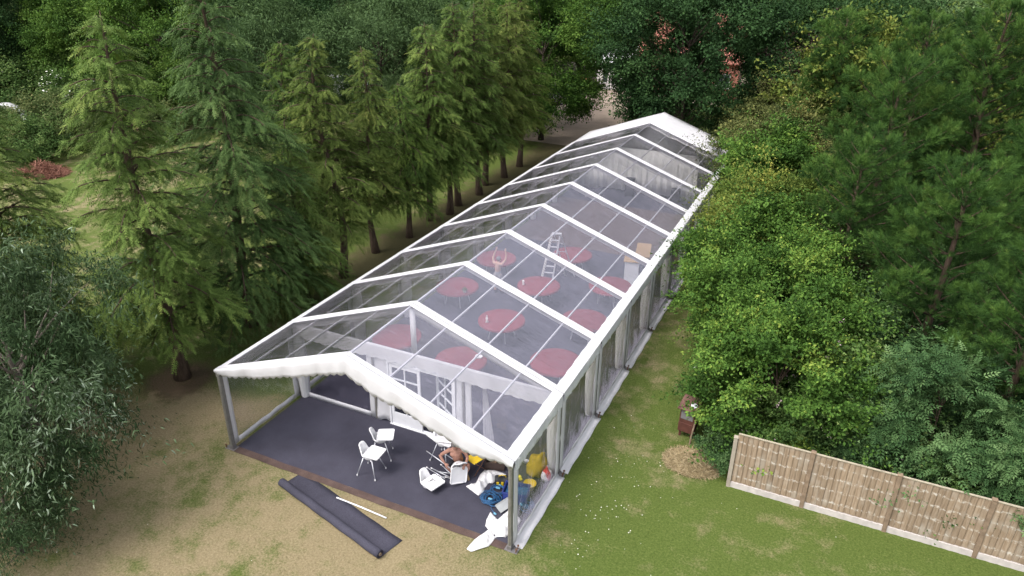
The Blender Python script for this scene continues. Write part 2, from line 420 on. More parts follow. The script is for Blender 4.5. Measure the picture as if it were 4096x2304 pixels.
L_WEED = leaf_mat('rough_weed_leaf', [(0, G(0.032, 0.053, 0.016)), (.35, G(0.068, 0.105, 0.032)), (.65, G(0.122, 0.158, 0.054)), (1, G(0.243, 0.231, 0.099))], .25)
L_PURP = leaf_mat('purple_leaf', [(0, G(.020, .013, .013)), (.35, G(.050, .030, .030)), (.65, G(.095, .055, .052)), (1, G(.16, .10, .09))], .2)
L_FLOW = simple('white_blossom', (.75, .74, .66), .7, var=.05)
L_PINK = simple('pink_blossom', (.58, .44, .45), .7, var=.1)

PROTO = {}
PROTO['cyp_a'] = conifer('cyp_a', 11, 11.4, 2.7, clear=.15, nb=84, gaps=((.33, .37),), fl=.235, droop=.50, trunk_r=.19, dens=1.0, shape=.62)
PROTO['cyp_b'] = conifer('cyp_b', 12, 11.6, 3.35, clear=.05, nb=112, fl=.235, droop=.48, shape=.66, trunk_r=.2, dens=.9, spread=.6)
PROTO['cyp_c'] = conifer('cyp_c', 13, 10.0, 2.25, clear=.23, nb=84, fl=.225, droop=.38, shape=.72, dens=1.05)
PROTO['cyp_d'] = conifer('cyp_d', 14, 8.0, 2.0, clear=.24, nb=84, fl=.215, droop=.65, shape=.62, trunk_r=.13, spread=.95, dens=1.1)
PROTO['cyp_e'] = conifer('cyp_e', 15, 10.4, 2.05, clear=.21, nb=96, fl=.225, droop=.40, shape=.55, dens=1.0)
PROTO['pine_a'] = pine('pine_a', 21, 10.0, 3.6, clear=.12, sh=.40, dens=.8, step=.80, shape=.58)
PROTO['pine_b'] = pine('pine_b', 22, 12.5, 3.2, clear=.15, sh=.40, dens=.8, step=.85, shape=.6)
PROTO['oak_a'] = broadleaf('oak_a', 31, 12.0, 5.4, base=.10, nc=135, twigs=9, leaves=86, leaf=.155, rc=.26, flat=.5, lumps=.3, tmpl=diamond(.62))
PROTO['oak_b'] = broadleaf('oak_b', 32, 11.0, 4.5, base=.05, nc=115, twigs=9, leaves=82, leaf=.15, rc=.28, flat=.5, lumps=.25, tmpl=diamond(.6))
PROTO['willow'] = broadleaf('willow', 33, 9.0, 3.6, base=.15, nc=70, twigs=9, leaves=72, leaf=.19, rc=.34, flat=.8, lumps=.3, tmpl=diamond(.26), hang=.35, fine=.28)
PROTO['horn_a'] = broadleaf('horn_a', 34, 6.0, 2.8, base=0.03, nc=84, twigs=10, leaves=104, leaf=.118, rc=.42, flat=.14, lumps=.45, tmpl=diamond(.6), skirt=True, up_bias=.25, trunk_r=.1, inner=.42, wild=.9, fine=.19, svar=1.0)
PROTO['horn_b'] = broadleaf('horn_b', 35, 5.0, 2.3, base=0.02, nc=76, twigs=10, leaves=104, leaf=.118, rc=.42, flat=.14, lumps=.45, tmpl=diamond(.6), skirt=True, up_bias=.25, trunk_r=.1, inner=.42, wild=.9, fine=.19, svar=1.0)
PROTO['shrub'] = broadleaf('shrub', 36, 2.4, 1.7, base=.0, nc=50, twigs=8, leaves=36, leaf=.11, rc=.42, flat=.6, lumps=.4, tmpl=trefoil(), skirt=True, trunk_r=.03, inner=.4)
PROTO['ash'] = broadleaf('ash', 37, 4.4, 1.6, base=.1, nc=42, twigs=7, leaves=12, leaf=.34, rc=.45, flat=.6, lumps=.4, tmpl=pinnate(), trunk_r=.05, hang=.15, fine=.2, inner=.35)
PROTO['euc'] = broadleaf('euc', 38, 7.2, 2.7, base=.02, nc=92, twigs=9, leaves=52, leaf=.135, rc=.34, flat=.9, lumps=.6, tmpl=lance(.2), hang=.55, trunk_r=.13, fine=.17, inner=.30, up_bias=.45, wild=1.0)

def plant(name, proto, x, y, s, rz, mat, bark, label, cat='tree', group=None, sz=None, tilt=None, z=0.0):
    e = empty(name, (x, y, z), rz, label, cat, group)
    if tilt: e.rotation_euler = (tilt[0], tilt[1], rz)
    wd, cr = PROTO[proto]
    for nm, me, m in (('trunk', wd, bark), ('crown', cr, mat)):
        if not me.materials: me.materials.append(None)
        o = link(nm, me, None, e); o.scale = (s, s, sz or s); o.material_slots[0].link = 'OBJECT'; o.material_slots[0].material = m
        if nm == 'crown': o['kind'] = 'stuff'
    return e

# ------------------------------------------------------------------ ground
def lawn_color(t, co):
    """mown lawn: green, with dry straw patches where the turf has scorched, litter under the conifers"""
    x, y, z = t.xyz(co)
    n1 = t.noise(.32, 3, .6, co); n2 = t.noise(1.7, 4, .65, co); n3 = t.noise(20, 6, .72, co, dist=.3); n4 = t.noise(85, 3, .65, co)
    wob = t.math('MULTIPLY', t.math('SUBTRACT', n2, .5), 3.0)
    xw = t.math('ADD', x, wob); yw = t.math('ADD', y, wob)
    # scorched lawn before the open end of the marquee
    a = t.math('MULTIPLY', t.maprange(xw, 5.0, 2.6), t.maprange(yw, 1.8, -.4))
    b = t.math('MULTIPLY', t.maprange(xw, -3.4, -5.4), t.maprange(yw, 3.2, 1.2))
    a2 = t.math('MAXIMUM', a, t.math('MULTIPLY', b, t.maprange(xw, -9.5, -7.4)))
    # worn strip between marquee and hedge
    c = t.math('MULTIPLY', t.math('MULTIPLY', t.maprange(xw, 4.3, 4.9), t.maprange(xw, 7.1, 6.2)), t.maprange(yw, 3.5, 8.0))
    a2 = t.math('MULTIPLY', a2, .66)
    d = t.math('MAXIMUM', a2, t.math('MULTIPLY', c, .15))
    far = t.math('MULTIPLY', t.maprange(x, -12, -18), .22)
    d = t.math('MAXIMUM', d, far)
    d = t.math('ADD', d, .13)
    d = t.math('ADD', d, t.math('MULTIPLY', t.math('SUBTRACT', n1, .50), 1.9))
    d = t.math('ADD', d, t.math('MULTIPLY', t.math('SUBTRACT', n2, .5), 1.7))
    d = t.math('ADD', d, t.math('MULTIPLY', t.math('SUBTRACT', n3, .5), .9), clamp=True)
    green = t.ramp(n3, [(.3, (.046, .074, .014)), (.5, (.078, .108, .024)), (.72, (.125, .148, .044))])
    dry = t.ramp(n3, [(.3, (.155, .124, .068)), (.5, (.230, .186, .108)), (.72, (.315, .260, .160))])
    g = t.mix(green, dry, t.maprange(d, .15, .95))
    g = t.mix(g, t.ramp(n4, [(.25, .7), (.75, 1.25)]), .7, 'MULTIPLY')
    # needle litter below the conifer row
    lx = t.math('MULTIPLY', t.maprange(xw, -10.4, -9.2), t.maprange(xw, -5.6, -7.6))
    lit = t.math('MULTIPLY', t.math('MULTIPLY', lx, t.maprange(yw, 6.5, 12.0)), .75)
    dx = t.math('SUBTRACT', x, -8.54); dy = t.math('SUBTRACT', y, 1.94)
    rr = t.math('SQRT', t.math('ADD', t.math('MULTIPLY', dx, dx), t.math('MULTIPLY', dy, dy)))
    lit = t.math('MAXIMUM', lit, t.maprange(t.math('ADD', rr, t.math('MULTIPLY', wob, .35)), 1.5, .7))
    # soil under the hedge and the copse
    hx = t.maprange(t.math('ADD', x, t.math('MULTIPLY', wob, .25)), 7.5, 8.3); hy = t.maprange(y, 5.2, 5.9)
    lit = t.math('MAXIMUM', lit, t.math('MULTIPLY', t.math('MAXIMUM', t.math('MULTIPLY', hx, hy), t.math('MULTIPLY', t.maprange(x, 8.6, 8.75), t.maprange(y, 4.62, 4.72))), 1.0))
    lit = t.math('MULTIPLY', lit, t.ramp(n3, [(.30, .45), (.55, 1.0)]))
    soil = t.ramp(n3, [(.3, (.045, .030, .020)), (.7, (.125, .085, .060))])
    return t.mix(g, soil, lit), n4
t = NT('lawn'); c_, n4_ = lawn_color(t, t.world())
LAWN = t.end(t.bsdf(c_, .9, 0, .08, t.bump(n4_, .6, .03)))
m = MB()
xs = [-900, -300, -120, -60] + list(np.arange(-30, 31, 3.0)) + [60, 120, 300, 900]
ys = [-300, -60] + list(np.arange(-18, 70, 4.0)) + [120, 300, 900]
m.grid([[(x, y, -.9*((abs(x)+abs(y)) > 250)) for x in xs] for y in ys])
tag(m.build('ground', LAWN), kind='structure')

# grass blades on the near lawn (outside the carpets)
r = np.random.default_rng(5)
def blades(n, x0, x1, y0, y1, hmin, hmax, keep):
    P = np.stack([r.uniform(x0, x1, n), r.uniform(y0, y1, n), np.full(n, .0)], 1); return P[keep(P)]
def keep_near(P):
    x, y = P[:, 0], P[:, 1]
    inside = (np.abs(x) < 4.55) & (y > -.22)
    under = ((x > 7.2) & (y > 5.2)) | ((x > 8.6) & (y > 4.4))
    ra, rb = np.array([-2.2, -.35]), np.array([1.9, -1.35]); dd = rb-ra; L2 = dd@dd
    tt = np.clip(((P[:, :2]-ra)@dd)/L2, 0, 1); dist = np.linalg.norm(P[:, :2]-(ra+tt[:, None]*dd), axis=1)
    return ~inside & ~under & (dist > .45)
Pg = np.concatenate([blades(150000, -11, 17, -7, 5.2, 0, 0, keep_near), blades(45000, 4.5, 9, 5, 18, 0, 0, keep_near), blades(26000, -12, -4.5, 2, 22, 0, 0, keep_near)])
n = len(Pg); az = r.random(n)*6.283
ax = np.stack([np.cos(az)*.7, np.sin(az)*.7, .5+.6*r.random(n)], 1)
bl = np.array([[0, -.075, 0], [0, .075, 0], [1, 0, 0]], float)
me = leaf_mesh('grass', [(bl, tri((0, 1, 2)), Pg, frames(ax, nrm(r.normal(size=(n, 3))+UP)), .03+.035*r.random(n), r.random(n))])
t = NT('grass_blade'); c_, n4_ = lawn_color(t, t.world()); at = t.n('ShaderNodeAttribute', attribute_name='tint')
c_ = t.mix(c_, t.ramp(at.outputs['Fac'], [(0, .72), (1, 1.45)]), 1.0, 'MULTIPLY')
tag(link('grass', me, t.end(t.bsdf(c_, .8, 0, .1))), 'short mown grass of the lawn, scorched to straw before the marquee', 'grass', kind='stuff')

# daisies and clover heads
cl = [(5.3, 2.6, .28, 8), (5.75, 1.75, .15, 9), (6.3, 2.3, .25, 16), (6.1, 3.6, .35, 16), (6.5, 4.5, .3, 8), (5.2, 4.0, .3, 6), (6.9, 1.5, .35, 8), (5.9, .8, .3, 10), (7.2, 3.1, .3, 5), (5.6, 6.0, .3, 5), (6.4, 0.1, .5, 10), (-2.5, -2.5, 2.5, 6), (9.5, 2.0, 2.0, 4)]
P = np.concatenate([np.stack([r.normal(a, s, k), r.normal(b, s, k), .035+.02*r.random(k)], 1) for a, b, s, k in cl])
P = P[keep_near(P)]
hexv = np.array([[0, 0, .25]]+[[math.cos(i*1.0472), math.sin(i*1.0472), 0] for i in range(6)]); hexf = tri(*[(0, 1+i, 1+(i+1) % 6) for i in range(6)])
n = len(P); me = leaf_mesh('daisies', [(hexv, hexf, P, frames(np.tile([1., .1, 0], (n, 1)), UP+r.normal(size=(n, 3))*.2), .006+.009*r.random(n), r.random(n))])
tag(link('daisies', me, L_FLOW), 'tiny white daisies and clover heads dotted over the lawn beside the marquee', 'daisies', kind='stuff')

# gravel drive beyond the marquee
t = NT('gravel'); f1 = t.noise(40, 4); f2 = t.noise(.8, 3)
GRAV = t.end(t.bsdf(t.mix(t.ramp(f1, [(.3, (.24, .19, .15)), (.7, (.42, .345, .28))]), t.ramp(f2, [(.3, .75), (.7, 1.1)]), .7, 'MULTIPLY'), .9, 0, .1, t.bump(f1, .5, .02)))
m = MB(); outline = [(-17, 36), (-5.0, 35.5), (-4.5, 40), (-6.5, 45), (-8, 52), (-3, 54.5), (6, 54.5), (6, 70), (-22, 72), (-20, 50)]
m.v = [(x, y, .004) for x, y in outline]; m.f = [tuple(range(len(outline)))]
tag(m.build('gravel_drive', GRAV), kind='structure')

# ------------------------------------------------------------------ trees
ordw = ['first', 'second', 'third', 'fourth', 'fifth', 'sixth', 'seventh', 'eighth', 'ninth', 'tenth', 'eleventh', 'twelfth', 'thirteenth']
ROW = [('cyp_a', -8.54, 1.94, 1.0, 1.0, 0.4, L_CYP, 'sparse cypress with a bare leaning trunk'),
       ('cyp_b', -9.08, 5.93, 1.02, 1.06, 2.2, L_CYP2, 'dense blue-green cypress, the broadest tree'),
       ('cyp_b', -8.75, 8.5, .62, .62, 4.1, L_CYP, 'short bushy cypress'),
       ('cyp_c', -8.94, 10.99, .98, .99, 1.0, L_CYP3, 'olive cypress with a dark bare trunk'),
       ('cyp_c', -8.85, 13.48, .86, .92, 3.7, L_CYP3, 'olive cypress with a nodding tip'),
       ('cyp_d', -8.69, 16.04, .95, .92, 0.9, L_CYP4, 'slim weeping bright green cypress'),
       ('cyp_e', -8.83, 18.5, .92, .93, 5.0, L_CYP, 'mid green cypress on a thin trunk'),
       ('cyp_c', -8.73, 19.6, .9, .92, 2.0, L_CYP, 'cypress standing very close to its neighbour'),
       ('cyp_e', -8.82, 21.2, .97, 1.0, 1.2, L_CYP, 'tall green cypress'),
       ('cyp_c', -8.6, 23.0, .98, 1.02, 3.0, L_CYP, 'tall cypress with drooping sprays'),
       ('cyp_e', -9.03, 25.0, 1.0, 1.0, 4.2, L_CYP3, 'olive cypress with a brown tip'),
       ('cyp_e', -8.73, 27.0, .95, .96, 0.2, L_CYP3, 'narrow olive cypress'),
       ('cyp_e', -8.95, 29.4, 1.02, 1.03, 2.7, L_CYP3, 'bronze-tinged cypress at the gravel end')]
for i, (p, x, y, s, sz, rz, mt, d) in enumerate(ROW):
    plant('cypress_tree', p, x, y, s, rz, mt, BARK, f'{d}, {ordw[i]} in the row from the open end', 'tree', 'cypress row along the marquee', sz=sz)
plant('cypress_tree', 'cyp_b', -12.6, .1, .86, 3.3, L_CYP, BARK, 'dark cypress standing behind the eucalyptus, away from the row', 'tree')
plant('cypress_tree', 'cyp_e', -13.0, 13.6, .90, 3.3, L_CYP4, BARK, 'bright green pointed cypress behind the blue-green one', 'tree', sz=.88)
plant('eucalyptus_tree', 'euc', -7.5, -3.2, 1.06, .3, L_EUC, BARK_P, 'tall grey-green eucalyptus on the scorched lawn', 'tree')
plant('eucalyptus_tree', 'euc', -6.0, -5.1, .62, 2.3, L_EUC, BARK_P, 'low silvery eucalyptus sapling at the foot of the tall one', 'tree')
plant('eucalyptus_tree', 'euc', -10.6, -1.8, .8, 4.3, L_EUC, BARK_P, 'eucalyptus between the tall one and the dark lone cypress', 'tree')

# broadleaf trees behind
BT = [('oak_tree', 'oak_b', -10.3, 36.3, 1.0, .4, L_OAKB, 'bright green oak at the end of the cypress row'),
      ('oak_tree', 'oak_b', -16.5, 42.0, 1.08, 2.4, L_OAKB, 'bright green oak on the gravel edge behind another'),
      ('oak_tree', 'oak_a', -.2, 35.7, 1.06, 1.1, L_OAKD, 'big dark oak leaning over the white end of the marquee roof'),
      ('oak_tree', 'oak_a', 7.8, 42.5, .98, 3.1, L_OAKD, 'dark oak between the big oak and the pines'),
      ('oak_tree', 'oak_b', -4.2, 46.5, .92, 4.9, L_OAKD, 'dark oak overhanging the gravel in front of the white wall'),
      ('willow_tree', 'willow', -19.0, 29.5, 1.15, .0, L_WIL, 'large grey-green willow behind the cypress row'),
      ('willow_tree', 'willow', -23.5, 24.5, 1.12, 2.0, L_WIL, 'grey-green willow behind the blue-green cypress'),
      ('willow_tree', 'willow', -17.5, 34.5, 1.12, 4.0, L_WIL, 'grey-green willow beside the bright oaks'),
      ('oak_tree', 'oak_b', -38.0, 28.5, 1.0, 1.0, L_OAKB, 'yellow-green oak behind the flowering shrubs'),
      ('oak_tree', 'oak_b', -46.5, 29.0, .9, 3.5, L_OAKB, 'light green oak at the edge of the dark wood'),
      ('oak_tree', 'oak_a', -33.0, 33.5, 1.0, 5.5, L_OAKD, 'dark oak behind the blue-green cypress'),
      ('oak_tree', 'oak_a', -56.0, 27.5, 1.05, 5.0, L_OAKD, 'dark oak above the white garden arch')]
for nm, p, x, y, s, rz, mt, lb in BT: plant(nm, p, x, y, s, rz, mt, BARK_D, lb)
far = [(-62, 34), (-55, 39), (-48, 41), (-42, 45), (-35, 47), (-29, 52), (-21, 49), (-17, 62), (-22, 66), (-30, 62), (-40, 58), (-13, 76), (-5, 74), (3, 73), (11, 62), (14, 53), (18, 47), (24, 55), (19, 66), (27, 45), (33, 60), (-52, 52), (-64, 46), (32, 75), (-24, 80), (-70, 26), (-74, 38), (44, 50), (-12, 90), (10, 86)]
for i, (x, y) in enumerate(far):
    fm, fn = [(L_OAKD, 'dark green'), (L_OAKD, 'dark green'), (L_OAKB, 'bright green')][(i*5) % 3] if i % 4 else (L_WIL, 'grey-green')
    plant('oak_tree', 'oak_a' if i % 3 else 'oak_b', x, y, 1.0+.17*((i*7) % 4)/3, i*1.7, fm, BARK_D, f'{fn} broadleaf tree in the dense wood behind the house and the meadow', 'tree', f'{fn} far wood trees')

# hedge side
HT = [('hornbeam_tree', 'horn_b', 9.35, 6.9, .78, .2, L_HORN, 'fresh green hornbeam overhanging the end of the fence'),
      ('hornbeam_tree', 'horn_a', 8.75, 10.2, .78, 1.9, L_HORN, 'wide green hornbeam behind the brown box'),
      ('hornbeam_tree', 'horn_b', 7.9, 14.2, .92, 3.3, L_HORN, 'hornbeam with yellow-tipped twigs beside the marquee wall'),
      ('hornbeam_tree', 'horn_a', 7.65, 18.4, .80, 5.1, L_YEL, 'yellow-green hornbeam brushing the marquee eave'),
      ('hornbeam_tree', 'horn_b', 7.4, 22.6, 1.05, .9, L_HORN, 'upright hornbeam between the yellow and olive ones'),
      ('hornbeam_tree', 'horn_a', 7.0, 27.2, .96, 2.6, L_HORNO, 'olive hornbeam touching the white end of the roof'),
      ('hornbeam_tree', 'horn_a', 7.0, 31.8, 1.0, 4.4, L_HORNO, 'olive hornbeam under the big dark oak'),
      ('hornbeam_tree', 'horn_b', 10.2, 33.5, 1.72, 2.2, L_YEL, 'tall golden-green tree between two pines'),
      ('hornbeam_tree', 'horn_b', 16.5, 31.5, 1.8, .7, L_YEL, 'golden-green tree behind the tallest pine'),
      ('plum_tree', 'horn_b', 8.2, 37.0, 1.45, 1.2, L_PURP, 'purple-leaved plum between dark oak and pines')]
for nm, p, x, y, s, rz, mt, lb in HT: plant(nm, p, x, y, s, rz, mt, BARK, lb)
PT = [('pine_a', 13.2, 12.3, .72, 1.0, 'young pine with upright candles behind the fence'),
      ('pine_b', 14.4, 22.0, .90, 2.5, 'tallest pine of the copse'),
      ('pine_b', 8.6, 30.2, .80, .4, 'pine rising behind the olive hornbeam'),
      ('pine_a', 11.4, 20.4, .90, 4.0, 'broad pine in the middle of the copse'),
      ('pine_a', 10.6, 15.6, .70, 5.2, 'low spreading pine next to the yellow-tipped hornbeam'),
      ('pine_a', 17.0, 16.5, .95, 3.0, 'heavy pine at the outer side of the young one'),
      ('pine_b', 12.2, 27.5, .82, 1.7, 'pine behind the broad one'),
      ('pine_b', 19.0, 25.0, .95, 5.7, 'pine beyond the heavy one'),
      ('pine_a', 15.2, 9.3, .62, 2.1, 'small pine close behind the ash saplings')]
for p, x, y, s, rz, lb in PT: plant('pine_tree', p, x, y, s, rz, L_PINE, BARK, lb, group='pine copse')
AT = [(13.3, 7.0, .95, .2, 'dark green ash sapling standing above the brambles'), (15.3, 6.1, .78, 1.4, 'ash sapling hanging over the fence top'), (16.6, 7.4, .95, 3.0, 'ash sapling at the far end of the fence'), (11.6, 6.6, .62, 4.4, 'small ash sapling among the brambles')]
for x, y, s, rz, lb in AT: plant('ash_sapling', 'ash', x, y, s, rz, L_ASH, BARK, lb, 'tree', 'ash saplings behind the fence')

def blossoms(parent, proto, s, k, mat, size, seed, sz=None):
    me = PROTO[proto][1]; rr = np.random.default_rng(seed); n = len(me.vertices); co = np.empty(n*3, np.float32); me.vertices.foreach_get('co', co); co = co.reshape(-1, 3)
    sc_ = co[:, 2]/co[:, 2].max()+np.hypot(co[:, 0], co[:, 1])/np.hypot(co[:, 0], co[:, 1]).max()
    idx = np.where(sc_ > np.quantile(sc_, .80))[0]; c = co[rr.choice(idx, k)]*s
    P = np.repeat(c, 5, 0)+rr.normal(size=(k*5, 3))*size*1.6+np.array([0, 0, .03]); n = len(P)
    bm_ = leaf_mesh('blossom', [(hexv, hexf, P, frames(nrm(rr.normal(size=(n, 3))*.3+np.array([1, 0, 0])), UP+rr.normal(size=(n, 3))*.5), size*(.6+.7*rr.random(n)), rr.random(n))])
    o = link('blossom', bm_, mat, parent); o['kind'] = 'stuff'; return o
BR = [(7.7, 12.3, .72, 1.1, L_ASH, 'dark pinnate-leaved shrub wedged between two green hornbeams', 0), (7.5, 16.5, .8, 2.7, L_WEED, 'pale weedy shrub between hornbeams at the marquee wall', 0), (7.6, 20.6, .85, .3, L_BRAM, 'bramble spilling out beside the yellow-green hornbeam', 0), (9.7, 5.75, .5, 2.4, L_HORN, 'low leafy shoot hanging over the top of the first fence panel', 0),
      (13.4, 10.2, .95, .4, L_ASH, 'dark shrub in the deep shade under the young pine', 0), (15.4, 11.6, 1.0, 1.9, L_ASH, 'dark shrub between the heavy pine and the small one', 0), (11.4, 11.9, 1.0, 3.1, L_ASH, 'dark shrub below the low spreading pine', 0), (12.6, 14.6, 1.1, 4.6, L_ASH, 'dark shrub in the middle of the copse', 0), (16.8, 10.3, .95, 5.6, L_ASH, 'dark shrub at the outer foot of the heavy pine', 0), (14.3, 17.3, 1.2, 2.2, L_ASH, 'dark shrub at the foot of the tallest pine', 0),
      (10.2, 6.6, .85, 0, L_BRAM, 'bramble thicket with pink blossom behind the first fence panel', 14), (11.9, 7.9, 1.0, 1, L_BRAM, 'bramble thicket with pink blossom behind the second fence panel', 16),
      (13.6, 5.9, .62, 2, L_BRAM, 'bright bramble clump with pink blossom under the ash sapling', 5), (10.6, 8.6, 1.12, 3, L_BRAM, 'tall bramble bank beside the wide hornbeam', 12),
      (15.0, 7.9, .8, 4, L_BRAM, 'bramble clump in the shade of the small pine', 0), (17.2, 5.9, .7, 5, L_BRAM, 'bramble clump at the far end of the fence', 0),
      (12.4, 6.2, .72, 5, L_ASH, 'dark leafy shrub pressed against the back of the fence', 0), (8.45, 5.6, .42, .5, L_ASH, 'dark ivy-like shrub at the fence post beside the straw heap', 0),
      (7.55, 8.0, .55, 2, L_BRAM, 'bramble with pale blossom at the hornbeam foot', 6), (7.0, 13.0, .55, 3, L_BRAM, 'low shrub with white blossom against the marquee wall', 5)]
for i, (x, y, s, rz, mt, lb, k) in enumerate(BR):
    e = plant('bramble_bush' if mt is L_BRAM else 'leafy_shrub', 'shrub', x, y, s, rz, mt, BARK, lb, 'bush', 'undergrowth behind the fence')
    if k: blossoms(e, 'shrub', s, k, L_PINK if i < 15 else L_FLOW, .03, 50+i)
FS = [(-49.5, 25.0, 1.7, 'flowering shrub beside the white arch'), (-47, 27.0, 1.6, 'flowering shrub under the light green oak'), (-43.5, 25.0, 1.5, 'flowering shrub halfway between arch and lawn'), (-40.5, 24.5, 1.4, 'tangled shrub next to the dry grass'),
      (-37.5, 24.6, 1.3, 'pale green shrub at the lawn edge'), (-36.0, 20.5, 1.15, 'brownish weed clump behind the brush pile'), (-40, 19.5, 1.3, 'brownish weed bank behind the brush pile'), (-41.5, 22.6, 1.2, 'weedy shrub in front of the white arch'),
      (-34.0, 23.6, 1.0, 'low weed clump on the lawn edge'), (-52.5, 24.0, 1.7, 'large unpruned shrub past the white arch'), (-31.0, 18.2, .8, 'small dry weed clump on the far lawn'), (-37, 16.5, 1.1, 'green shrub at the side of the brush pile'), (-44, 16.0, 1.0, 'rough shrub in the meadow before the arch')]
for i, (x, y, s, lb) in enumerate(FS):
    mt = L_WEED if i in (5, 6, 7, 8, 10) else L_BRAM
    e = plant('meadow_shrub', 'shrub', x, y, s, i*1.3, mt, BARK, lb, 'bush', 'meadow shrubs beyond the lawn')
    if i in (0, 1, 2, 3, 7, 9): blossoms(e, 'shrub', s, 12, L_FLOW, .07, 80+i)

# ------------------------------------------------------------------ marquee
t = NT('white_pvc'); f = t.noise(2.2, 4); pv = t.bsdf(t.ramp(f, [(.3, (.66, .65, .665)), (.7, (.75, .74, .755))]), .5, 0, .3, t.bump(t.noise(4, 4, .5, dist=1.0), .22, .02))
tr = t.n('ShaderNodeBsdfTranslucent'); tr.inputs[0].default_value = (.75, .75, .78, 1)
PVC = t.end(t.shmix(pv, tr.outputs[0], .30))
t = NT('white_cotton'); f = t.noise(3.0, 4); pv = t.bsdf(t.ramp(f, [(.3, (.70, .69, .69)), (.7, (.80, .79, .79))]), .8, 0, .1, t.bump(t.noise(9, 4), .4, .02))
tr = t.n('ShaderNodeBsdfTranslucent'); tr.inputs[0].default_value = (.7, .7, .7, 1)
COTTON = t.end(t.shmix(pv, tr.outputs[0], .2))
LINING = simple('drape_cream', (.72, .71, .66), .9, var=.06)
t = NT('valance_pvc'); f = t.noise(2.2, 4); pv = t.bsdf(t.ramp(f, [(.3, (.66, .66, .68)), (.7, (.74, .74, .76))]), .5, 0, .3)
tr = t.n('ShaderNodeBsdfTransparent'); tr.inputs[0].default_value = (.9, .9, .92, 1)
VALP = t.end(t.shmix(pv, tr.outputs[0], .28))
def two_sided_fresnel(t, normal=None):
    g_ = t.n('ShaderNodeNewGeometry'); fr = t.n('ShaderNodeFresnel')
    t.put(fr.inputs['IOR'], t.math('ADD', t.math('MULTIPLY', g_.outputs['Backfacing'], 1/1.5-1.5), 1.5))
    if normal is not None: t.put(fr.inputs['Normal'], normal)
    return fr.outputs[0]
def clear_mat(name, haze, stretch, bs=.5, refl=.13, tintc=(.93, .925, .95)):
    t = NT(name)
    wr = t.noise(2.4, 5, .62, stretch=stretch, dist=.8); nb = t.bump(wr, bs, .05)
    fac = t.math('ADD', t.math('MULTIPLY', two_sided_fresnel(t, nb), 1.7), refl, clamp=True)
    tp = t.n('ShaderNodeBsdfTransparent'); tp.inputs[0].default_value = (*tintc, 1)
    df = t.n('ShaderNodeBsdfDiffuse'); df.inputs[0].default_value = (.70, .64, .82, 1)  # film haze, tinted violet to paint in a veil of reflected sky
    gl = t.n('ShaderNodeBsdfGlossy'); gl.inputs['Roughness'].default_value = .07; gl.inputs[0].default_value = (.95, .91, 1, 1); t.put(gl.inputs['Normal'], nb)
    hz = t.math('MULTIPLY', t.ramp(t.noise(3.0, 6, .7, stretch=stretch), [(.42, .35), (.58, 1.0), (.70, 3.2)]), haze)  # haze rises into pale streaks that paint glare onto the film
    return t.end(t.shmix(t.shmix(tp.outputs[0], df.outputs[0], hz), gl.outputs[0], fac))
CLEAR = clear_mat('clear_pvc_roof', .036, (1.0, 5.0, 1.0))
CLEARW = clear_mat('clear_pvc_wall', .03, (1.0, 1.5, .8), .45, .02)
ALU = simple('aluminium', (.62, .61, .64), .42, .15, .5, .10, 12)
ALUD = simple('aluminium_weathered', (.23, .22, .20), .5, .45, .4, .18, 9)
STEEL = simple('steel_plate', (.20, .19, .19), .55, .6, .4, .25, 20)
RUST = simple('rusty_stake', (.13, .065, .04), .8, .2, .3, .3, 30)
WPAINT = simple('white_paint', (.72, .72, .74), .4, 0, .4, .05)
t = NT('glass_pane')
tp = t.n('ShaderNodeBsdfTransparent'); tp.inputs[0].default_value = (.9, .93, .93, 1); gl = t.n('ShaderNodeBsdfGlossy'); gl.inputs['Roughness'].default_value = .02
GLASS = t.end(t.shmix(tp.outputs[0], gl.outputs[0], t.math('MULTIPLY', two_sided_fresnel(t), 1.6, clamp=True)))

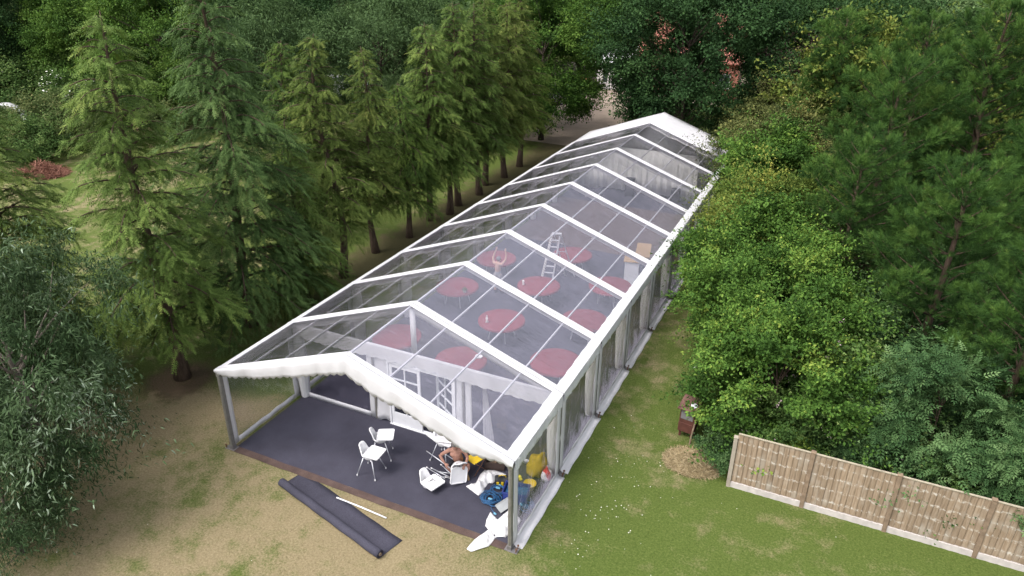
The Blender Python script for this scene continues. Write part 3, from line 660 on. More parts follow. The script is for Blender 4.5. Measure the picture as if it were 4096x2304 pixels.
HW, EZ, RZ, BAY, NB = 4.40, 2.65, 4.25, 3.0, 10
rnd = random.Random(7)
MQ = empty('marquee', (0, 0, 0), 0, 'long white-framed marquee with clear roof and walls, open at one end', 'marquee')
def rp(s, a, y, off=0.0):
    return Vector((s*(HW*a+off*.342), y, RZ-(RZ-EZ)*a+off*.94))
SHEET_BASE = {}
for k in range(NB):
    y0, y1 = k*BAY, (k+1)*BAY; last = k == NB-1
    for s in (-1, 1):
        m = MB(); ns = 14
        if last:
            m.grid([[rp(s, a, y0+.008+(BAY-.016)*u, .006*math.sin(9*a+5*u)) for a in np.linspace(0, 1.012, 12)] for u in np.linspace(0, 1, 9)])
            m.build('roof_panel', PVC, MQ, True, solid=.004); continue
        for (ya, yb) in ((y0+.010, y0+.165), (y1-.165, y1-.010)):
            inner = ya > y0+1
            rows = []
            for i in range(ns+1):
                a = 1.012*i/ns; wob = .004*math.sin(i*1.1+k)+rnd.uniform(-.002, .002)
                yA, yB = (ya+wob, yb) if inner else (ya, yb+wob)
                rows.append([rp(s, a, yA, .012), rp(s, a, (yA+yB)/2, .020), rp(s, a, yB, .012)])
            m.grid(rows)
        rows = []
        for i in range(19):
            y = y0+.165+(BAY-.33)*i/18; w_ = .953+.0015*math.sin(i*1.7+k*2)+rnd.uniform(-.0012, .0012)
            rows.append([rp(s, w_, y, .010), rp(s, .98, y, .014), rp(s, 1.012, y, .008)])
        m.grid(rows)
        p = m.build('roof_panel', PVC, MQ, False, solid=.005)
        sh = MB(); ph = rnd.random()*6
        rows = []
        for i in range(19):
            u = i/18; y = y0+.15+(BAY-.30)*u; row = []
            for j in range(13):
                a = .962*j/12; q = a*4
                sag = -.012*abs(math.sin(math.pi*q))*math.sin(math.pi*u)+.0035*math.sin(17*u+ph+3*a)*math.sin(5*a+ph)
                row.append(rp(s, a, y, .004+sag))
            rows.append(row)
        sh.grid(rows).build('clear_sheet', CLEAR, p, True)
    # purlins
    for s in (-1, 1):
        for a in (.25, .5, .75):
            MB().bar(rp(s, a, y0+.06, -.045), rp(s, a, y1-.06, -.045), .036, .045).build('purlin', ALU, MQ)
        MB().bar((s*(HW-.05), y0+.06, EZ-.09), (s*(HW-.05), y1-.06, EZ-.09), .09, .10).build('eave_beam', ALU, MQ)
    MB().bar((0, y0+.06, RZ-.05), (0, y1-.06, RZ-.05), .036, .045).build('purlin', ALU, MQ)
    # valance along each eave
    for s in (-1, 1):
        m = MB(); rows = []; n = 110
        for i in range(n+1):
            u = i/n; y = y0+.03+(BAY-.06)*u; dep = .29+.035*abs(math.sin(u*math.pi*9))+.01*math.sin(u*23+k)
            fold = .012*math.sin(u*41+k*1.3)+.010*math.sin(u*113+k)+.006*math.sin(u*231)
            rows.append([(s*(HW+.052), y, EZ-.012), (s*(HW+.06+fold*.3), y, EZ-dep*.35), (s*(HW+.062+fold*.8), y, EZ-dep*.7), (s*(HW+.06+fold), y, EZ-dep)])
        m.grid(rows).build('valance', VALP, MQ, True)
    # side walls: white edged clear windows
    for s in (-1, 1):
        if last:
            m = MB(); m.grid([[(s*(HW+.02+.012*math.sin(9*u)), y0+.03+(BAY-.06)*u, z) for z in (.02, .8, 1.6, 2.52)] for u in np.linspace(0, 1, 14)])
            m.build('wall_panel', PVC, MQ, True, solid=.004); continue
        m = MB(); X = s*(HW+.02); ed = .24
        zt, zb = 2.46, .02
        def wx_(y, z): return X+s*.012*math.sin(y*7+z*2)*math.sin(math.pi*min(1, max(0, (y-y0)/BAY)))
        for ya, yb in ((y0+.05, y0+.05+ed), (y1-.05-ed, y1-.05)):
            m.grid([[(wx_(y, z), y+.010*math.sin(z*6+k)*(1 if (ya < y < yb) else 0), z) for y in np.linspace(ya, yb, 4)] for z in np.linspace(zb, zt, 10)])
        m.grid([[(wx_(y, z), y, z+(.010*math.sin(y*11) if z > .1 else 0)) for y in np.linspace(y0+.05+ed, y1-.05-ed, 16)] for z in (zb, .12, .21)])
        m.grid([[(wx_(y, z), y, z) for y in np.linspace(y0+.05+ed, y1-.05-ed, 16)] for z in (2.24, zt)])
        p = m.build('wall_panel', PVC, MQ, True, solid=.004)
        m = MB(); m.grid([[(wx_(y, z)-s*.004+s*.008*math.sin(y*4+z*5+k), y, z) for y in np.linspace(y0+.04+ed, y1-.04-ed, 14)] for z in np.linspace(.19, 2.26, 12)])
        m.build('clear_sheet', CLEARW, p, True)
        if s > 0:
            m = MB(); rows = []
            for i in range(15):
                y = y0+.09+(BAY-.18)*i/14; wv = .02*math.sin(i*1.3+k*2)
                rows.append([(HW+.026, y, .09), (HW+.075, y, .02), (HW+.15+wv*.4, y, .022+.004*math.sin(i*2)), (HW+.24+wv*.6, y, .014)])
            m.grid(rows).build('ground_flap', PVC, MQ, True, solid=.004)
# frames
for k in range(NB+1):
    y = k*BAY
    for s in (-1, 1):
        m = MB(); m.bar(rp(s, .004, y, -.10), rp(s, .99, y, -.10), .10, .15)
        m.build('rafter', ALU if k else ALUD, MQ)
        m = MB(); m.box((s*HW*.993, y, EZ/2-.03), (.085, .12, EZ-.06)); m.box((s*HW*.993, y-.0645, EZ/2), (.03, .009, EZ-.3)); m.box((s*HW*.993, y, EZ-.17), (.11, .14, .10))
        m.build('leg', ALUD, MQ, bevel=.006)
        m = MB(); m.box((s*(HW+.02), y, .010), (.34, .22, .014)); m.box((s*HW*.993, y, .07), (.11, .15, .12))
        bp = m.build('base_plate', STEEL, MQ, bevel=.004)
        for dx, dy in ((.13, .06), (.14, -.07)):
            m = MB(); m.tube([(s*(HW+dx), y+dy, -.05), (s*(HW+dx+.02), y+dy, .11)], .014, 6); m.tube([(s*(HW+dx+.02), y+dy, .105), (s*(HW+dx+.021), y+dy, .13)], .028, 6); m.build('stake', RUST, bp)
# pleated drapes round the legs, inside
for k in range(1, NB):
    for s in (-1, 1):
        m = MB(); rows = []
        for z in np.linspace(.02, 2.40, 9):
            w_ = .15+.03*math.cos((z-1.2)*2.2); rows.append([(s*(HW-.17)+(w_+.014*math.sin(j*2.4))*math.cos(j*2*math.pi/30), k*BAY+(w_*1.15+.014*math.sin(j*2.4))*math.sin(j*2*math.pi/30), z) for j in range(31)])
        m.grid(rows).build('leg_drape', COTTON, MQ, True)
# front gable valance
m = MB(); rows = []; n = 300
def vdep(u):                      # u -1 (one corner) .. 1 (other corner)
    pts = [(-1, .12), (-.9, .24), (-.7, .36), (-.42, .43), (-.04, .47), (.05, .56), (.18, .59), (.32, .52), (.4, .47), (.51, .52), (.57, .50), (.65, .52), (.78, .47), (.88, .30), (1, .10)]
    for (a, b), (c, d) in zip(pts, pts[1:]):
        if a <= u <= c: return b+(d-b)*(u-a)/(c-a)
    return .16
for i in range(n+1):
    u = -1.012+2.024*i/n; s = -1 if u < 0 else 1; a = abs(u); top = rp(s, a, -.075, .014); dep = 1.0*vdep(max(-1, min(1, u)))
    sc_ = .055*abs(math.sin(i*.42)); fo = .016*math.sin(u*23)+.010*math.sin(u*51+1+3*math.sin(u*5))
    rows.append([rp(s, a, .02, .022), top, top+Vector((0, -.012+fo*.35, -dep*.3)), top+Vector((0, -.010+fo*.8, -dep*.62)), top+Vector((0, .004+fo*1.1, -dep*.86)), top+Vector((0, .010+fo*1.2, -dep-sc_))])
m.grid(rows).build('gable_valance', PVC, MQ, True, solid=.004)

# inner gable wall at the first frame
GY = BAY
m = MB()
for s in (-1, 1):
    rows = []
    for i in range(25):
        a = i/24*.985; w_ = .24+.012*math.sin(i*1.9)
        q = rp(s, a, GY-.06, -.03); zb_ = max(EZ-.05, q.z-w_)
        rows.append([q, q*.5+Vector((q.x, q.y-.004, zb_))*.5, Vector((q.x, q.y, zb_))])
    m.grid(rows)
m.grid([[(x, GY-.063, z+.006*math.sin(x*9)) for z in (EZ-.16, EZ-.05, EZ+.03)] for x in np.linspace(-HW+.05, HW-.05, 30)])
m.box((0, GY-.06, (EZ+RZ)/2-.03), (.17, .02, RZ-EZ-.18))
gp = m.build('gable_panel', PVC, MQ, True, solid=.004)
m = MB()
for s in (-1, 1):
    m.grid([[(s*(.07+(HW-.25)*u), GY-.052+.006*math.sin(u*20+v*5), EZ+.0+(RZ-.22-EZ)*(1-u)*v) for v in np.linspace(0, 1, 5)] for u in np.linspace(0, .98, 14)])
m.build('clear_sheet', CLEARW, gp, True)
MB().bar((-HW+.05, GY, EZ-.07), (HW-.05, GY, EZ-.07), .06, .10).build('gable_beam', ALU, MQ)
m = MB(); rows = []
for i in range(121):
    u = i/120; x = -HW+.08+(2*HW-.16)*u; dep = .34+.045*abs(math.sin(u*math.pi*26))+.03*math.sin(u*9); fo = .010*math.sin(u*90)+.010*math.sin(u*41)
    rows.append([(x, GY-.100+fo*q, EZ-.05-dep*q) for q in (0, .25, .5, .75, 1)])
m.grid(rows).build('valance', PVC, MQ, True)
for x in (-1.5, 1.52): MB().box((x, GY, 1.27), (.06, .09, 2.52)).build('gable_post', ALUD, MQ, bevel=.004)
def gable_window(x0, x1, ed, drape=None):
    m = MB(); Y = GY-.03
    for a, b in ((x0, x0+ed), (x1-ed, x1)): m.grid([[(x, Y+.010*math.sin(z*4+x*9), z) for x in np.linspace(a, b, 4)] for z in np.linspace(.03, 2.45, 10)])
    m.grid([[(x, Y, z) for x in np.linspace(x0+ed, x1-ed, 14)] for z in (.03, .2)]); m.grid([[(x, Y, z) for x in np.linspace(x0+ed, x1-ed, 14)] for z in (2.2, 2.45)])
    p = m.build('wall_panel', PVC, MQ, True, solid=.004)
    m = MB(); m.grid([[(x, Y+.006+.007*math.sin(x*5+z*4), z) for x in np.linspace(x0+ed-.01, x1-ed+.01, 14)] for z in np.linspace(.19, 2.21, 10)])
    m.build('clear_sheet', CLEARW, p, True)
gable_window(-HW+.09, -1.54, .17); gable_window(1.57, HW-.09, .20)
m = MB(); m.grid([[(x, GY-.035+.03*math.sin(z*5+x*6)*(x < -1.0), max(z-.06*(math.sin(x*12)), .02)) for x in np.linspace(-1.46, -.98, 8)] for z in np.linspace(.05, 2.45, 14)])
m.build('wall_panel', PVC, MQ, True, solid=.004)
m = MB(); m.grid([[(x, GY-.035+.02*math.sin(z*4), z) for x in np.linspace(1.28, 1.49, 4)] for z in np.linspace(.03, 2.45, 8)])
m.build('wall_panel', PVC, MQ, True, solid=.004)
m = MB(); m.grid([[(2.02+.34*(1-v)*u+.05*u, GY+.16+.035*math.sin(u*22), .05+2.35*v) for u in np.linspace(0, 1, 22)] for v in np.linspace(0, 1, 8)])
m.build('tied_curtain', COTTON, MQ, True, solid=.004)
# french doors
m = MB(); m.box((-.965, GY-.02, 1.08), (.06, .10, 2.16)); m.box((1.235, GY-.02, 1.08), (.06, .10, 2.16)); m.box((.135, GY-.02, 2.19), (2.26, .10, .07)); m.box((.135, GY-.02, .015), (2.26, .14, .03))
m.build('door_frame', WPAINT, MQ, bevel=.004)
def door_leaf(hinge, ang, sgn, cols):
    W, Hh = 1.04, 2.10
    m = MB(); st = .09; kick = .42
    m.box((sgn*st/2, 0, Hh/2+.03), (st, .045, Hh)); m.box((sgn*(W-st/2), 0, Hh/2+.03), (st, .045, Hh))
    m.box((sgn*W/2, 0, Hh-.02), (W-2*st, .045, .10)); m.box((sgn*W/2, 0, kick/2+.03), (W-2*st, .035, kick))
    iw = W-2*st; ih = Hh-.07-kick-.03; rows_ = 4
    for i in range(1, cols): m.box((sgn*(st+iw*i/cols), 0, kick+.03+ih/2), (.035, .04, ih))
    for j in range(1, rows_): m.box((sgn*W/2, 0, kick+.03+ih*j/rows_), (iw, .041, .035))
    d = m.build('french_door', WPAINT, MQ, loc=(hinge, GY-.02, 0), rot=(0, 0, ang))
    for i in range(cols):
        for j in range(rows_):
            q = MB(); q.box((sgn*(st+iw*(i+.5)/cols), 0, kick+.03+ih*(j+.5)/rows_), (iw/cols-.03, .006, ih/rows_-.03)); q.build('pane', GLASS, d)
    q = MB(); q.box((sgn*(W-.05), -.04, 1.05), (.02, .05, .16)); q.tube([(sgn*(W-.05), -.065, 1.08), (sgn*(W-.17), -.07, 1.08)], .010, 6); q.build('handle', ALU, d)
door_leaf(-.93, 0.0, 1, 2); door_leaf(1.20, R_(-32), -1, 2)
# end wall and interior drape
m = MB(); m.grid([[(x, NB*BAY+.02, z*(EZ-.05 + (RZ-EZ)*(1-abs(x)/HW))) for x in np.linspace(-HW, HW, 25)] for z in np.linspace(.01, .99, 6)])
m.build('wall_panel', PVC, MQ, True, solid=.004)
def pleat(x0, x1, y, z0, z1f, n, amp, name, mat, hem=None):
    m = MB(); rows = []
    for i in range(n+1):
        x = x0+(x1-x0)*i/n; yy = y+amp*math.sin(x*15)+amp*.6*math.sin(x*37+1); zb = z0+(hem(x) if hem else 0); zt = z1f(x)
        rows.append([(x, yy, zb), (x, yy+.01, zb+(zt-zb)*.33), (x, yy*.5+y*.5, zb+(zt-zb)*.66), (x, y, zt)])
    m.grid(rows).build(name, mat, MQ, True, solid=.004)
pleat(-4.25, 2.78, 27.40, .02, lambda x: 2.62, 130, .05, 'end_drape', LINING, lambda x: .12 if -2.8 < x < 1.85 else 0)
pleat(-4.2, 4.2, 27.45, 2.58, lambda x: RZ-.12-(RZ-EZ)*abs(x)/HW*.97, 90, .03, 'gable_lining', LINING)
for s in (-1, 1):
    m = MB(); m.grid([[(s*(HW-.25)*a, 23.8+3.6*u, RZ-.16-(RZ-EZ)*a*.96-.10*math.sin(math.pi*a*2)**2*math.sin(math.pi*u)-.02*math.sin(30*a)) for a in np.linspace(0, 1, 30)] for u in np.linspace(.83, 1, 6)])
    m.build('ceiling_lining', LINING, MQ, True, solid=.004)

# floors
t = NT('charcoal_carpet'); f = t.noise(90, 3, .7, co=t.world()); f2 = t.noise(.9, 4, .6, co=t.world())
CARPET = t.end(t.bsdf(t.mix(t.ramp(f, [(.3, (.030, .030, .042)), (.7, (.076, .073, .096))]), t.ramp(f2, [(.3, .82), (.7, 1.15)]), 1.0, 'MULTIPLY'), .95, 0, .05, t.bump(f, .6, .01)))
t = NT('brown_strip'); f = t.noise(60, 3, co=t.world()); f2 = t.noise(2.5, 3, co=t.world())
STRIP = t.end(t.bsdf(t.mix(t.ramp(f, [(.3, (.060, .042, .037)), (.7, (.110, .075, .065))]), t.ramp(f2, [(.3, .75), (.7, 1.2)]), 1.0, 'MULTIPLY'), .9, 0, .1))
t = NT('dance_floor'); f = t.noise(3, 4, stretch=(1, 8, 1)); DANCE = t.end(t.bsdf(t.ramp(f, [(.3, (.060, .036, .030)), (.7, (.105, .066, .052))]), .5, 0, .4))
def flat(name, mat, x0, x1, y0, y1, z, th, **kw):
    m = MB(); nx, ny = 24, 12
    r5 = random.Random(3)
    top = [[(x0+(x1-x0)*i/nx+(r5.uniform(-.01, .01) if i in (0, nx) else 0), y0+(y1-y0)*j/ny+(r5.uniform(-.012, .012) if j in (0, ny) else 0), z) for i in range(nx+1)] for j in range(ny+1)]
    m.grid(top); return m.build(name, mat, solid=0, **kw)
tag(flat('carpet', CARPET, -4.32, 4.32, .10, 18.4, .010, 0), 'charcoal carpet laid from the open end past the red tables', 'carpet')
tag(flat('carpet', CARPET, -4.32, 4.32, 25.0, 29.9, .010, 0), 'charcoal carpet under the cream drape', 'carpet')
tag(flat('dance_floor', DANCE, -4.32, 4.32, 18.4, 25.0, .018, 0), 'brown wooden dance floor between the bar and the drape', 'floor')
tag(flat('edging_strip', STRIP, -4.42, 4.40, -.12, .10, .016, 0), 'brown matting strip along the open edge of the carpet', 'mat')

# ------------------------------------------------------------------ fence
t = NT('weathered_board'); oi = t.n('ShaderNodeObjectInfo'); x, y, z = t.xyz()
st = t.noise(3.5, 5, .65, stretch=(9, 9, .55)); off = t.n('ShaderNodeVectorMath', operation='ADD'); t.put(off.inputs[0], t.co)
cmb = t.n('ShaderNodeCombineXYZ'); t.put(cmb.inputs[0], t.math('MULTIPLY', oi.outputs['Random'], 37.0)); t.put(off.inputs[1], cmb.outputs[0])
st = t.noise(3.5, 5, .65, co=off.outputs[0], stretch=(9, 9, .55))
base = t.ramp(st, [(.25, (.175, .125, .082)), (.5, (.245, .182, .125)), (.75, (.32, .255, .190))])
base = t.mix(base, t.ramp(oi.outputs['Random'], [(0, .88), (.5, 1.0), (1, 1.14)]), 1, 'MULTIPLY')
wob = t.math('MULTIPLY', t.math('SUBTRACT', t.noise(5, 2, co=off.outputs[0]), .5), .16)
zz = t.math('ADD', z, wob); band = None
for h_ in (.42, .80, 1.18, 1.55):
    b_ = t.maprange(t.math('ABSOLUTE', t.math('SUBTRACT', zz, h_)), .055, .015); band = b_ if band is None else t.math('MAXIMUM', band, b_)
sp = t.ramp(t.noise(11, 4, .7, co=off.outputs[0]), [(.47, 0.0), (.60, 1.0)])
col_ = t.mix(base, (.50, .46, .40), t.math('MULTIPLY', t.math('MULTIPLY', band, sp), .85))
col_ = t.mix(col_, (.38, .35, .30), t.math('MULTIPLY', t.ramp(t.noise(1.4, 3, co=off.outputs[0]), [(.52, 0.0), (.72, .55)]), 1.0))
BOARD = t.end(t.bsdf(col_, .9, 0, .1, t.bump(st, .5, .01)))
WOODP = simple('brown_timber', (.20, .145, .10), .85, 0, .15, .3, 8, .4)
CONC = simple('pale_concrete', (.45, .41, .385), .9, 0, .1, .15, 5, .4)
POSTC = simple('grey_post', (.30, .26, .21), .9, 0, .1, .15, 5, .4)
CAPR = simple('bleached_capping', (.33, .29, .22), .9, 0, .1, .2, 6, .3)
FN = empty('garden_fence', (8.69, 4.55, 0), 0, 'weathered brown board fence with pale gravel boards behind the lawn', 'fence')
px_ = [0.0, 1.86, 3.80, 5.75, 7.70]
for i, X in enumerate(px_):
    m = MB(); ph_ = 1.70 if i == 0 else 1.86; m.box((X, 0, ph_/2-.03), (.10, .11, ph_)); m.box((X, 0, ph_-.015), (.12, .13, .03)); m.build('post', POSTC if i == 0 else WOODP, FN, bevel=.006)
FN.scale = (1, 1, .955)
bmesh_board = []
for v in range(3):
    r6 = random.Random(v); b = MB(); n = 7; rows = []
    for i in range(n):
        z = .21+(1.80-.21)*i/(n-1); rows.append([(-.068, .012+r6.uniform(-.001, .001), z), (-.05, -.006, z), (.045, -.016+r6.uniform(-.002, .002), z), (.068, -.010, z), (.068, .012, z)])
    b.grid(rows); k = len(b.v); b.f.append((k-5, k-4, k-3, k-2, k-1)); bmesh_board.append(b.mesh('board'))
for i in range(4):
    a, b = px_[i]+.05, px_[i+1]-.05; w_ = b-a
    m = MB(); m.bar((a, .035, .45), (b, .035, .45), .04, .05); m.bar((a, .035, 1.05), (b, .035, 1.05), .04, .05); m.bar((a, .035, 1.60), (b, .035, 1.60), .04, .05)
    p = m.build('fence_panel', WOODP, FN)
    MB().bar((a, -.004, 1.815), (b, -.004, 1.815), .05, .022).build('capping_rail', CAPR, p)
    nbd = 14; pit = w_/nbd
    for j in range(nbd):
        o = link('board', bmesh_board[(j*5+i) % 3], BOARD, p, loc=(a+pit*(j+.5), .0+.004*((j*7+i) % 3-1), rnd.uniform(-.008, .004)), rot=(0, 0, rnd.uniform(-.04, .04)))
        o.scale = (pit/.136*1.06, 1.2, 1)
    m = MB(); n = 24
    m.grid([[(a+w_*q/n, -.030+.006*math.sin(q*1.9+i), .0), (a+w_*q/n, -.034+.006*math.sin(q*1.9+i), .19), (a+w_*q/n, .03, .20)] for q in range(n+1)])
    m.build('gravel_board', CONC, FN)

# brown cabinet, stake, straw heap
RUSTBOX = simple('brown_stained_timber', (.085, .032, .024), .6, 0, .3, .25, 6, .3); RUSTTOP = simple('brown_felt_lid', (.16, .085, .07), .8, 0, .2, .2, 6); GREYP = simple('grey_glazed_panel', (.16, .15, .155), .25, 0, .6, .15, 3)
BX = empty('hive_box', (7.18, 6.30, 0), R_(-8), 'tall brown timber box with sloping lid half under the hornbeam', 'box')
m = MB(); m.box((0, 0, .62), (.44, .42, .84)); m.box((0, -.215, .36), (.46, .02, .30)); m.build('body', RUSTBOX, BX, bevel=.008)
m = MB(); rot = Matrix.Rotation(R_(14), 3, 'X'); m.box((0, -.02, 1.09), (.56, .60, .045), rot); m.build('lid', RUSTTOP, BX, bevel=.01)
m = MB(); m.box((0, -.213, .80), (.36, .012, .30)); m.build('front_panel', GREYP, BX)
m = MB(); m.box((-.17, .1, .10), (.06, .06, .22)); m.box((.17, .1, .10), (.06, .06, .22)); m.box((-.17, -.14, .10), (.06, .06, .22)); m.box((.17, -.14, .10), (.06, .06, .22)); m.build('foot', RUSTBOX, BX)
m = MB(); m.lathe([(0, 0), (.085, 0), (.10, .02), (.085, .03), (.05, .022), (0, .022)], 14); m.lathe([(.0, .02), (.03, .02), (.03, .045), (0, .05)], 8)
tag(m.build('white_dish', WPAINT, None, True, loc=(7.30, 6.20, 1.098), rot=(R_(14), 0, 0)), 'small white dish lying on the lid of the brown box', 'dish')
m = MB(); m.tube([(7.36, 5.86, -.05), (7.38, 5.93, .35), (7.42, 6.02, .78)], [.03, .028, .026], 7)
tag(m.build('wooden_stake', WOODP), 'slanting wooden stake leaning beside the brown box', 'stake')
def straw(name, cx, cy, R, H, n, mat, seed, ln, wd, label, cat, zb=0.0, mid=1.0):
    r8 = np.random.default_rng(seed); rad = R*np.sqrt(r8.random(n)); az = r8.random(n)*6.283
    hz = H*np.exp(-(rad/R*1.7)**2)*r8.random(n)**.6
    P = np.stack([cx+rad*np.cos(az)*mid, cy+rad*np.sin(az)*.75, zb+.015+hz], 1)
    a = np.stack([np.cos(r8.random(n)*6.283), np.sin(r8.random(n)*6.283), r8.normal(size=n)*.35], 1)
    tv = np.array([[-.5, -.5*wd, 0], [-.5, .5*wd, 0], [.5, .25*wd, .04], [.5, -.25*wd, .04]]); tf = tri((0, 1, 2), (0, 2, 3))
    me = leaf_mesh(name, [(tv, tf, P, frames(a, nrm(UP+r8.normal(size=(n, 3))*.5)), ln*(.6+.8*r8.random(n)), r8.random(n))])
    o = link(name, me, mat); return tag(o, label, cat, kind='stuff')
L_STRAW = leaf_mat('cut_straw', [(0, (.16, .115, .06)), (.5, (.30, .235, .13)), (1, (.45, .37, .23))], .1)
L_BRUSH = leaf_mat('dead_brush', [(0, (.09, .038, .026)), (.5, (.18, .080, .055)), (1, (.28, .14, .10))], .05)
straw('straw_heap', 7.62, 5.05, .82, .34, 6000, L_STRAW, 4, .22, .05, 'heap of cut straw below the brown box at the fence end', 'straw', mid=.95)
straw('brush_pile', -34.2, 14.9, 1.7, .7, 2600, L_BRUSH, 5, .6, .04, 'heap of dead red-brown brushwood on the meadow edge', 'brushwood')
straw('dry_grass', -35.2, 23.0, 2.0, 1.1, 2200, L_STRAW, 6, .8, .05, 'tuft of tall bleached grass at the end of the far lawn', 'grass')
# white arch in the meadow
m = MB(); rows = []
for i in range(17):
    a = math.pi*i/16; rows.append([(1.5*math.cos(a)*q, d, 1.7*math.sin(a)*q+.05) for q, d in ((1, -.45), (1, .45), (.86, .45), (.86, -.45), (1, -.45))])
m.grid(rows); ar = m.build('garden_arch', WPAINT, None, True, loc=(-47.6, 21.6, 0), rot=(0, 0, R_(38)))
tag(ar, 'white curved arch standing among the flowering shrubs', 'arch')

# ------------------------------------------------------------------ tables inside
REDC = simple('red_cloth', (.21, .035, .045), .85, 0, .15, .10, 5, .2); PORC = simple('white_ceramic', (.75, .74, .72), .3, 0, .5, .04); GREENS = leaf_mat('flower_greens', [(0, (.05, .09, .03)), (1, (.35, .33, .12))], .2)
TB = [(-.25, 9.05, 'round red table with a white bottle, first on the centre line past the front corner'), (-3.06, 10.81, 'round red table with a posy, nearest the cypress side'), (-.25, 6.0, 'round red table just inside the french doors'),
      (2.59, 7.25, 'bare round red table against the hedge-side wall by the inner gable'), (2.44, 10.37, 'bare round red table midway along the hedge-side wall'), (-.19, 12.31, 'round red table under the striped stepladder'),
      (2.38, 13.55, 'bare round red table in front of the wooden bar'), (-2.9, 14.0, 'round red table behind the bending person'), (-.10, 15.85, 'round red table behind the stepladder'), (-3.0, 6.4, 'round red table behind the long clear gable window')]
mt = MB(); nt_ = 48; prof = []
prof = [[(0, 0, .762)]*(nt_+1)]
rows = []
for rr_, zz_ in ((0.0, .762), (.45, .762), (.835, .760), (.850, .750), (.852, .70)):
    rows.append([(rr_*math.cos(q*2*math.pi/nt_), rr_*math.sin(q*2*math.pi/nt_), zz_) for q in range(nt_+1)])
for zz_, am in ((.68, .0),):
    rows.append([((.855+am+am*math.sin(q*2*math.pi/nt_*12))*math.cos(q*2*math.pi/nt_), (.855+am+am*math.sin(q*2*math.pi/nt_*12))*math.sin(q*2*math.pi/nt_), zz_) for q in range(nt_+1)])
mt.grid(rows); CLOTHM = mt.mesh('tablecloth', True)
LEGM = MB()
for q in range(4):
    a = q*math.pi/2+.7; LEGM.bar((.5*math.cos(a), .5*math.sin(a), .01), (.35*math.cos(a), .35*math.sin(a), .74), .03, .03)
LEGM = LEGM.mesh('trestle')
TOPM = MB(); TOPM.lathe([(0, .735), (.84, .735), (.84, .752), (0, .752)], 32); TOPM = TOPM.mesh('tabletop')
for x, y, lb in TB:
    e = empty('round_table', (x, y, .010), 0, lb.replace('nearest the', 'on the'), 'table', 'round red tables in the marquee')
    link('tabletop', TOPM, WOODP, e); link('trestle', LEGM, ALU, e); link('tablecloth', CLOTHM, REDC, e)
def vase(x, y, lb, h=.28):
    m = MB(); m.lathe([(0, 0), (.05, 0), (.055, .02), (.035, .10), (.05, .16), (.03, .20), (.012, h-.02), (.02, h), (0, h)], 12)
    return tag(m.build('vase', PORC, None, True, loc=(x, y, .773)), lb, 'vase')
vase(-.63, 8.63, 'white bottle vase standing on a red table'); vase(-.75, 12.05, 'small white vase on the red table under the stepladder', .16)
def posy(x, y, lb, seed):
    e = empty('posy', (x, y, .773), 0, lb, 'flowers'); m = MB(); m.lathe([(0, 0), (.05, 0), (.06, .09), (.055, .09), (.045, .01), (0, .01)], 12); m.build('pot', PORC, e, True)
    r9 = np.random.default_rng(seed); n = 160; P = r9.normal(size=(n, 3))*np.array([.05, .05, .035])+np.array([0, 0, .13]); d = diamond(.6)
    link('flower_head', leaf_mesh('posy', [(d[0], d[1], P, frames(nrm(r9.normal(size=(n, 3))), nrm(r9.normal(size=(n, 3))+UP)), np.full(n, .05), r9.random(n))]), L_YEL, e)
posy(-2.5, 10.4, 'cream flower posy on the red table by the cypress side', 3)
m = MB(); m.lathe([(0, 0), (.11, 0), (.13, .05), (.12, .05), (.09, .012), (0, .012)], 16)
tag(m.build('glass_bowl', PORC, None, True, loc=(.22, 6.37, .773)), 'pale bowl on the red table inside the french doors', 'bowl')

# bar with wooden tops
OAKW = NT('pale_oak'); f = OAKW.noise(4, 4, stretch=(8, 1, 1)); OAKW = OAKW.end(OAKW.bsdf(OAKW.ramp(f, [(.3, (.34, .21, .09)), (.7, (.48, .32, .15))]), .5, 0, .3))
BA = empty('bar_counter', (2.62, 15.75, .01), R_(12), 'white-fronted bar counter with pale oak top', 'counter')
m = MB(); m.box((0, 0, .53), (.58, .62, 1.06)); m.build('front', WPAINT, BA, bevel=.01)
m = MB(); m.box((0, .02, 1.085), (.70, .76, .05)); m.build('top', OAKW, BA, bevel=.008)
BT_ = empty('side_table', (2.72, 17.05, .018), R_(12), 'long pale oak table standing behind the bar counter', 'table')
m = MB(); m.box((0, 0, 1.0), (.62, 1.55, .05)); m.build('top', OAKW, BT_, bevel=.008)
for dx in (-.26, .26):
    for dy in (-.7, .7): m = MB(); m.box((dx, dy, .49), (.06, .06, .97)); m.build('leg', ALUD, BT_)
# stepladder
SL = empty('stepladder', (-.25, 14.25, .012), R_(15), 'tall aluminium stepladder with hazard-striped rungs among the red tables', 'ladder')
t = NT('ladder_stripe'); wv = t.n('ShaderNodeTexWave', wave_type='BANDS', bands_direction='DIAGONAL'); t.put(wv.inputs['Vector'], t.co); wv.inputs['Scale'].default_value = 4.5
STRIPE = t.end(t.bsdf(t.ramp(wv.outputs['Fac'], [(.48, (.45, .42, .42)), (.52, (.75, .74, .74))]), .4, .2))
for sx in (-.24, .24): MB().bar((sx-.35, -.30, 0), (sx*.7-.05, .22, 2.15), .10 if sx < 0 else .05, .05).build('stile', STRIPE if sx < 0 else ALU, SL)
for k in range(7):
    u = (k+1)/8; MB().bar((-.59+u*.37, -.30+.52*u, 2.15*u), (-.11+u*.23, -.30+.52*u, 2.15*u), .08, .03).build('rung', ALU, SL)
for sx in (-.2, .2): MB().bar((sx+.55, .80, 0), (sx*.7+.0, .24, 2.12), .035, .03).build('rear_leg', ALU, SL)
for k in range(4):
    u = .2+.2*k; MB().bar((.35-u*.48, .80-.56*u, 2.12*u), (.75-u*.6, .80-.56*u, 2.12*u), .02, .02).build('brace', ALU, SL)
m = MB(); m.box((-.03, .23, 2.16), (.40, .16, .04)); m.build('cap', ALU, SL)
